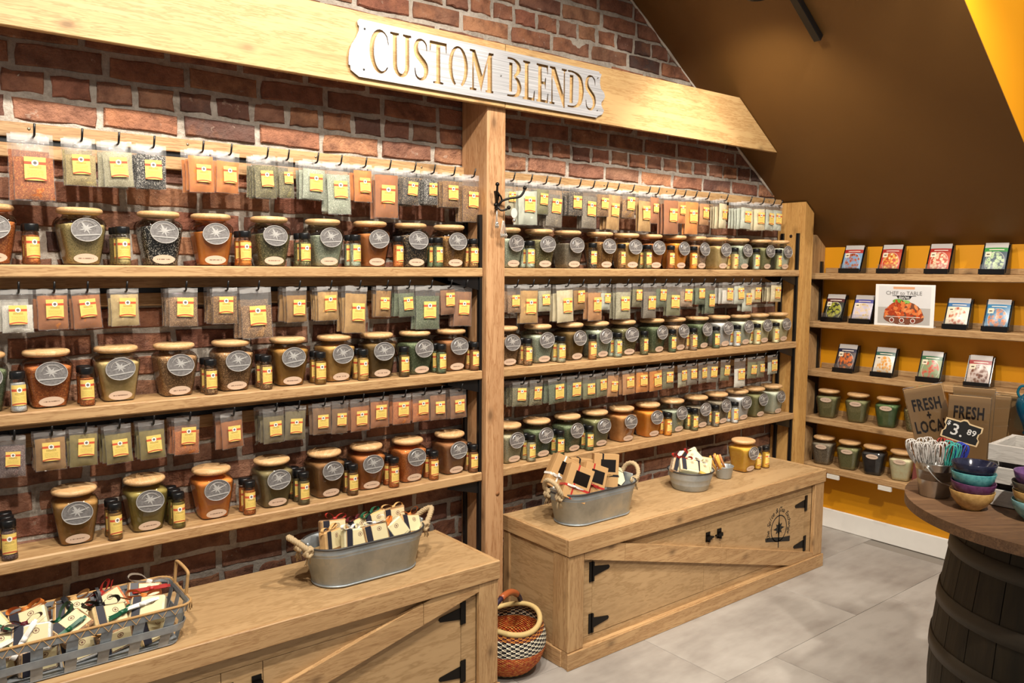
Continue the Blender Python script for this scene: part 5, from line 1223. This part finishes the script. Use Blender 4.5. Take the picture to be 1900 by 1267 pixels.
# columns in the photo run along the direction across the view
ux = Vector((.37, -.93, 0)).normalized(); uy = Vector((.93, .37, 0)).normalized(); cnt = {}
for (cn, hx_), (a, c_) in zip(WC, pos):
    cnt[cn] = cnt.get(cn, 0)+1; k = cnt[cn]; tot = sum(1 for q in WC if q[0] == cn)
    base = bk+ux*a*.7+uy*c_*.7+Vector((0, 0, .0105)); tip = ux*a*.9+uy*c_*.6+Vector((0, 0, .1)); q = tip.to_track_quat('Z', 'Y')
    w_ = E('balloon_whisk', f'{cn} wire mini whisk standing in the steel bucket', 'whisk', base, 0, 'mini whisks in the bucket')
    w_.rotation_mode = 'QUATERNION'; w_.rotation_quaternion = q
    sc = 1.05; O('handle', wh_me, silver, w_, scale=(1, 1, 1.1)); O('wire_balloon', wk_me, plain(hx_, .35, 0, 'whisk_'+cn), w_, scale=(1.1, 1.1, 1.15))
# bowls
t0 = NT('x'); bpy.data.materials.remove(t0.m)
def glaze(a, b, name):
    t = NT(name); n1 = t.noise(t.coord('Object', (1, 1, 1), True), 90, 3, .6); t.P(Base_Color=t.ramp(n1, [(.35, srgb(a)), (.65, srgb(b))]), Roughness=.12); return t.m
bw_me = lathe([(.001, .0), (.022, 0), (.0235, .004), (.034, .012), (.045, .028), (.0495, .046), (.0485, .0475), (.0465, .046), (.042, .029), (.03, .013), (.001, .0085)], 40, cap0=False, cap1=False)
GL = {'dark blue': ('1C1E30', '2A2C40'), 'teal': ('3E7E82', '5C9C9C'), 'plum': ('4A2440', '5E3456'), 'sand': ('A8824A', 'C09A5E'), 'umber': ('4C4436', '5E5444'), 'violet': ('5A3A6A', '6E4C7C'), 'pale teal': ('6A9EA4', '86B4B6')}
def bowls(c, seq, where):
    z = TZ
    for k, (cn, tl) in enumerate(seq):
        o = prop(O('glazed_bowl', bw_me, glaze(*GL[cn], 'glaze_'+cn.replace(' ', '_')), None, (c[0]+rnd.uniform(-.001, .001), c[1], z), (tl, tl*.6, rnd.uniform(0, 6))), f'{cn} glazed bowl in the {where} stack on the table', 'bowl', 'stacked glazed bowls')
        z += .0225
    return z
bowls((2.052, .785), [('sand', 0), ('plum', .04), ('teal', .02), ('dark blue', -.02)], 'left')
bowls((2.07, .655), [('pale teal', 0), ('sand', .02), ('umber', .03), ('violet', -.02)], 'right')
# white crate
A0 = onz(1834, 822, 1.0785); B0 = onz(1899, 832, 1.0785); u_ = Vector((B0.x-A0.x, B0.y-A0.y, 0)).normalized(); ang = math.atan2(u_.y, u_.x)
cr = E('white_crate', 'whitewashed slatted wooden crate on the barrel table', 'crate', (A0.x, A0.y, TZ), ang)
wh = wood('x', 'D9D4CC', 'B4AEA6', 'whitewash', knots=False)
CW, CD, CH = .25, .17, .1535
for z0, z1 in ((.002, .042), (.058, .098), (.112, CH)):
    for y in (.004, CD-.004): O('front_slat', boxme(CW, .008, z1-z0, .001), wh, cr, (CW/2, y, (z0+z1)/2))
for x in (.006, CW-.006): O('end_board', boxme(.011, CD-.017, CH-.003, .001), wood('y', 'D9D4CC', 'B4AEA6', 'whitewash', knots=False), cr, (x, CD/2, CH/2+.001))
O('floor_board', boxme(CW-.024, CD-.018, .006, .0005), wh, cr, (CW/2, CD/2, .0045))
mz = Matrix.Rotation(ang, 3, 'Z')
def incrate(x, y, z): return Vector((A0.x, A0.y, TZ))+mz @ Vector((x, y, z))
prop(O('paper_carton', boxme(.2, .13, .11, .002), plain('3A3230', .8, 0, 'dark_carton'), None, incrate(.125, .085, .063), (0, 0, ang)), 'dark carton packed inside the white crate', 'carton')
for k, (x, y, hx_) in enumerate(((.05, .05, 'EDEBE6'), (.075, .11, '2A292B'), (.12, .05, '1E1D20'), (.16, .1, 'E6E4DE'), (.19, .05, '232226'))):
    prop(O('folded_packet', boxme(.05, .04, .018, .003), plain(hx_, .6, 0, 'folded'), None, incrate(x, y, .128), (.15, -.1, ang+k*.5)), f'small {"white" if hx_[0] == "E" else "black"} folded packet lying in the white crate', 'packet', 'small packets in the crate')
# blue glass jug
vz = incrate(.135, .088, .1185); t = NT('blue_glass'); lw = t.n('LayerWeight'); lw.inputs[0].default_value = .4
tr_ = t.n('BsdfTransparent'); tr_.inputs[0].default_value = (*srgb('4FB8CF'), 1); gl_ = t.n('BsdfGlossy'); gl_.inputs['Roughness'].default_value = .05; df_ = t.n('BsdfDiffuse'); df_.inputs[0].default_value = (*srgb('2090B4'), 1)
m1 = t.n('MixShader'); t.t.links.new(lw.outputs['Fresnel'], m1.inputs[0]); t.t.links.new(tr_.outputs[0], m1.inputs[1]); t.t.links.new(gl_.outputs[0], m1.inputs[2])
m2 = t.n('MixShader'); m2.inputs[0].default_value = .25; t.t.links.new(m1.outputs[0], m2.inputs[1]); t.t.links.new(df_.outputs[0], m2.inputs[2]); t.t.links.new(m2.outputs[0], t.out.inputs[0]); bg_ = t.m
px_ = onz(1910, 806, vz.z); vz = Vector((px_.x, px_.y, vz.z))
vs_ = E('glass_jug', 'turquoise blown glass jug with two handles standing in the white crate', 'jug', vz)
O('jug_body', lathe([(.016, 0), (.018, .003), (.014, .01), (.02, .03), (.033, .06), (.038, .082), (.034, .1), (.02, .114), (.0125, .122), (.0125, .14), (.016, .147), (.0135, .147), (.0105, .138), (.0105, .122)], 28, cap1=False), bg_, vs_)
for s_ in (-1, 1): O('jug_handle', tube(bez([tuple(ux*s_*.0125+Vector((0, 0, .137))), tuple(ux*s_*.028+Vector((0, 0, .134))), tuple(ux*s_*.034+Vector((0, 0, .118))), tuple(ux*s_*.029+Vector((0, 0, .104)))], 16), .0035, 7), bg_, vs_)
# kraft wrapped tea towels with printed fronts
card = plain('C09868', .75, 0, 'kraft_wrap'); cink = plain('2A1A12', .8, 0, 'brown_ink')
fwd = Vector((.93, .36, 0)).normalized(); yaw_ = math.atan2(-fwd.x, fwd.y)      # local -y faces the viewer
def towel(px, fw, w_, h_, roll, lines, lab, dz=0.0, yw=0):
    d = ray(px, 800); p = CAM+d*(fw/d.dot(AX[2])); e = E('tea_towel', lab, 'tea towel', (p.x, p.y, TZ+dz), yaw_+yw, 'kraft wrapped tea towels'); e.rotation_euler.y = roll
    O('folded_towel', boxme(w_*.98, .012, h_*.985, .003), plain('C9B694', .9, 0, 'linen'), e, (0, .008, h_/2)); O('kraft_wrap', boxme(w_, .0022, h_, .0006), card, e, (0, 0, h_/2))
    for s_, z, sz in lines: O('printed_word', text_me(s_, sz, .0002, 'CENTER', .0013), cink, e, (0, -.0014, z), (R(90), 0, 0), (.6, 1.12, 1))
    O('clear_sleeve', boxme(w_+.004, .018, h_+.004, .001), glass, e, (0, .005, h_/2+.001))
    return e
towel(1752, 2.26, .1, .238, R(-15), [('FRESH', .186, .042), ('+', .154, .034), ('LOCAL', .122, .042)], 'kraft wrapped towel printed fresh plus local, tilted to the left', .014)
towel(1793, 2.2, .1, .232, R(1), [('FRESH', .184, .042), ('+', .148, .03)], 'upright kraft wrapped towel printed fresh behind the price tag')
towel(1800, 2.24, .1, .25, R(1), [], 'plain kraft wrapped towel directly behind the fresh towel')
towel(1826, 2.275, .1, .225, R(3), [], 'plain kraft wrapped towel behind, right of the fresh towel', yw=R(10))
towel(1858, 2.31, .1, .22, R(4), [], 'rightmost plain kraft wrapped towel behind the white crate', yw=R(10))
# chalk price tag
d = ray(1785, 801); p = CAM+d*(2.14/d.dot(AX[2])); tg = E('price_tag', 'scalloped black chalkboard price tag reading 3.89', 'price tag', p, yaw_); tg.rotation_euler.y = R(14)
out = [(-.046, .026), (-.012, .027), (-.004, .034), (.004, .034), (.012, .027), (.044, .026), (.045, .012), (.04, .006), (.04, -.006), (.045, -.012), (.044, -.028), (.012, -.029), (-.012, -.029), (-.046, -.028), (-.047, -.012), (-.042, -.006), (-.042, .006), (-.047, .012)]
O('wooden_border', prism([(a*1.0, b) for a, b in out], .003), plain('D9BE92', .6, 0, 'pale_ply'), tg); O('chalk_face', prism([(a*.92, b*.88) for a, b in out], .0034), plain('141312', .7, 0, 'chalkboard'), tg)
chalk = plain('D8D6D2', .9, 0, 'chalk')
for s_, x, z, sz in (('$', -.036, .014, .016), ('3.', -.012, -.001, .044), ('89', .022, .004, .022)): O('chalk_figure', text_me(s_, sz, .0002, 'CENTER', .0004), chalk, tg, (x, -.002, z), (R(90), 0, 0))
O('wire_clip', tube([(0, .003, -.028), (0, .006, -.1), (0, .004, TZ-p.z+.001)], .0015, 5), silver, tg)
# ------------------------------------------------------------------ look-alikes get their place in the row
same = {}
for o in C.objects:
    if o.parent is None and 'label' in o: same.setdefault(o['label'], []).append(o)
for lab, lst in same.items():
    if len(lst) > 1:
        col = lambda o: (o.location-CAM).dot(AX[0])/(o.location-CAM).dot(AX[2])
        for i, o in enumerate(sorted(lst, key=col)): o['label'] = f'{lab}, {ORD[i+1]} from left'
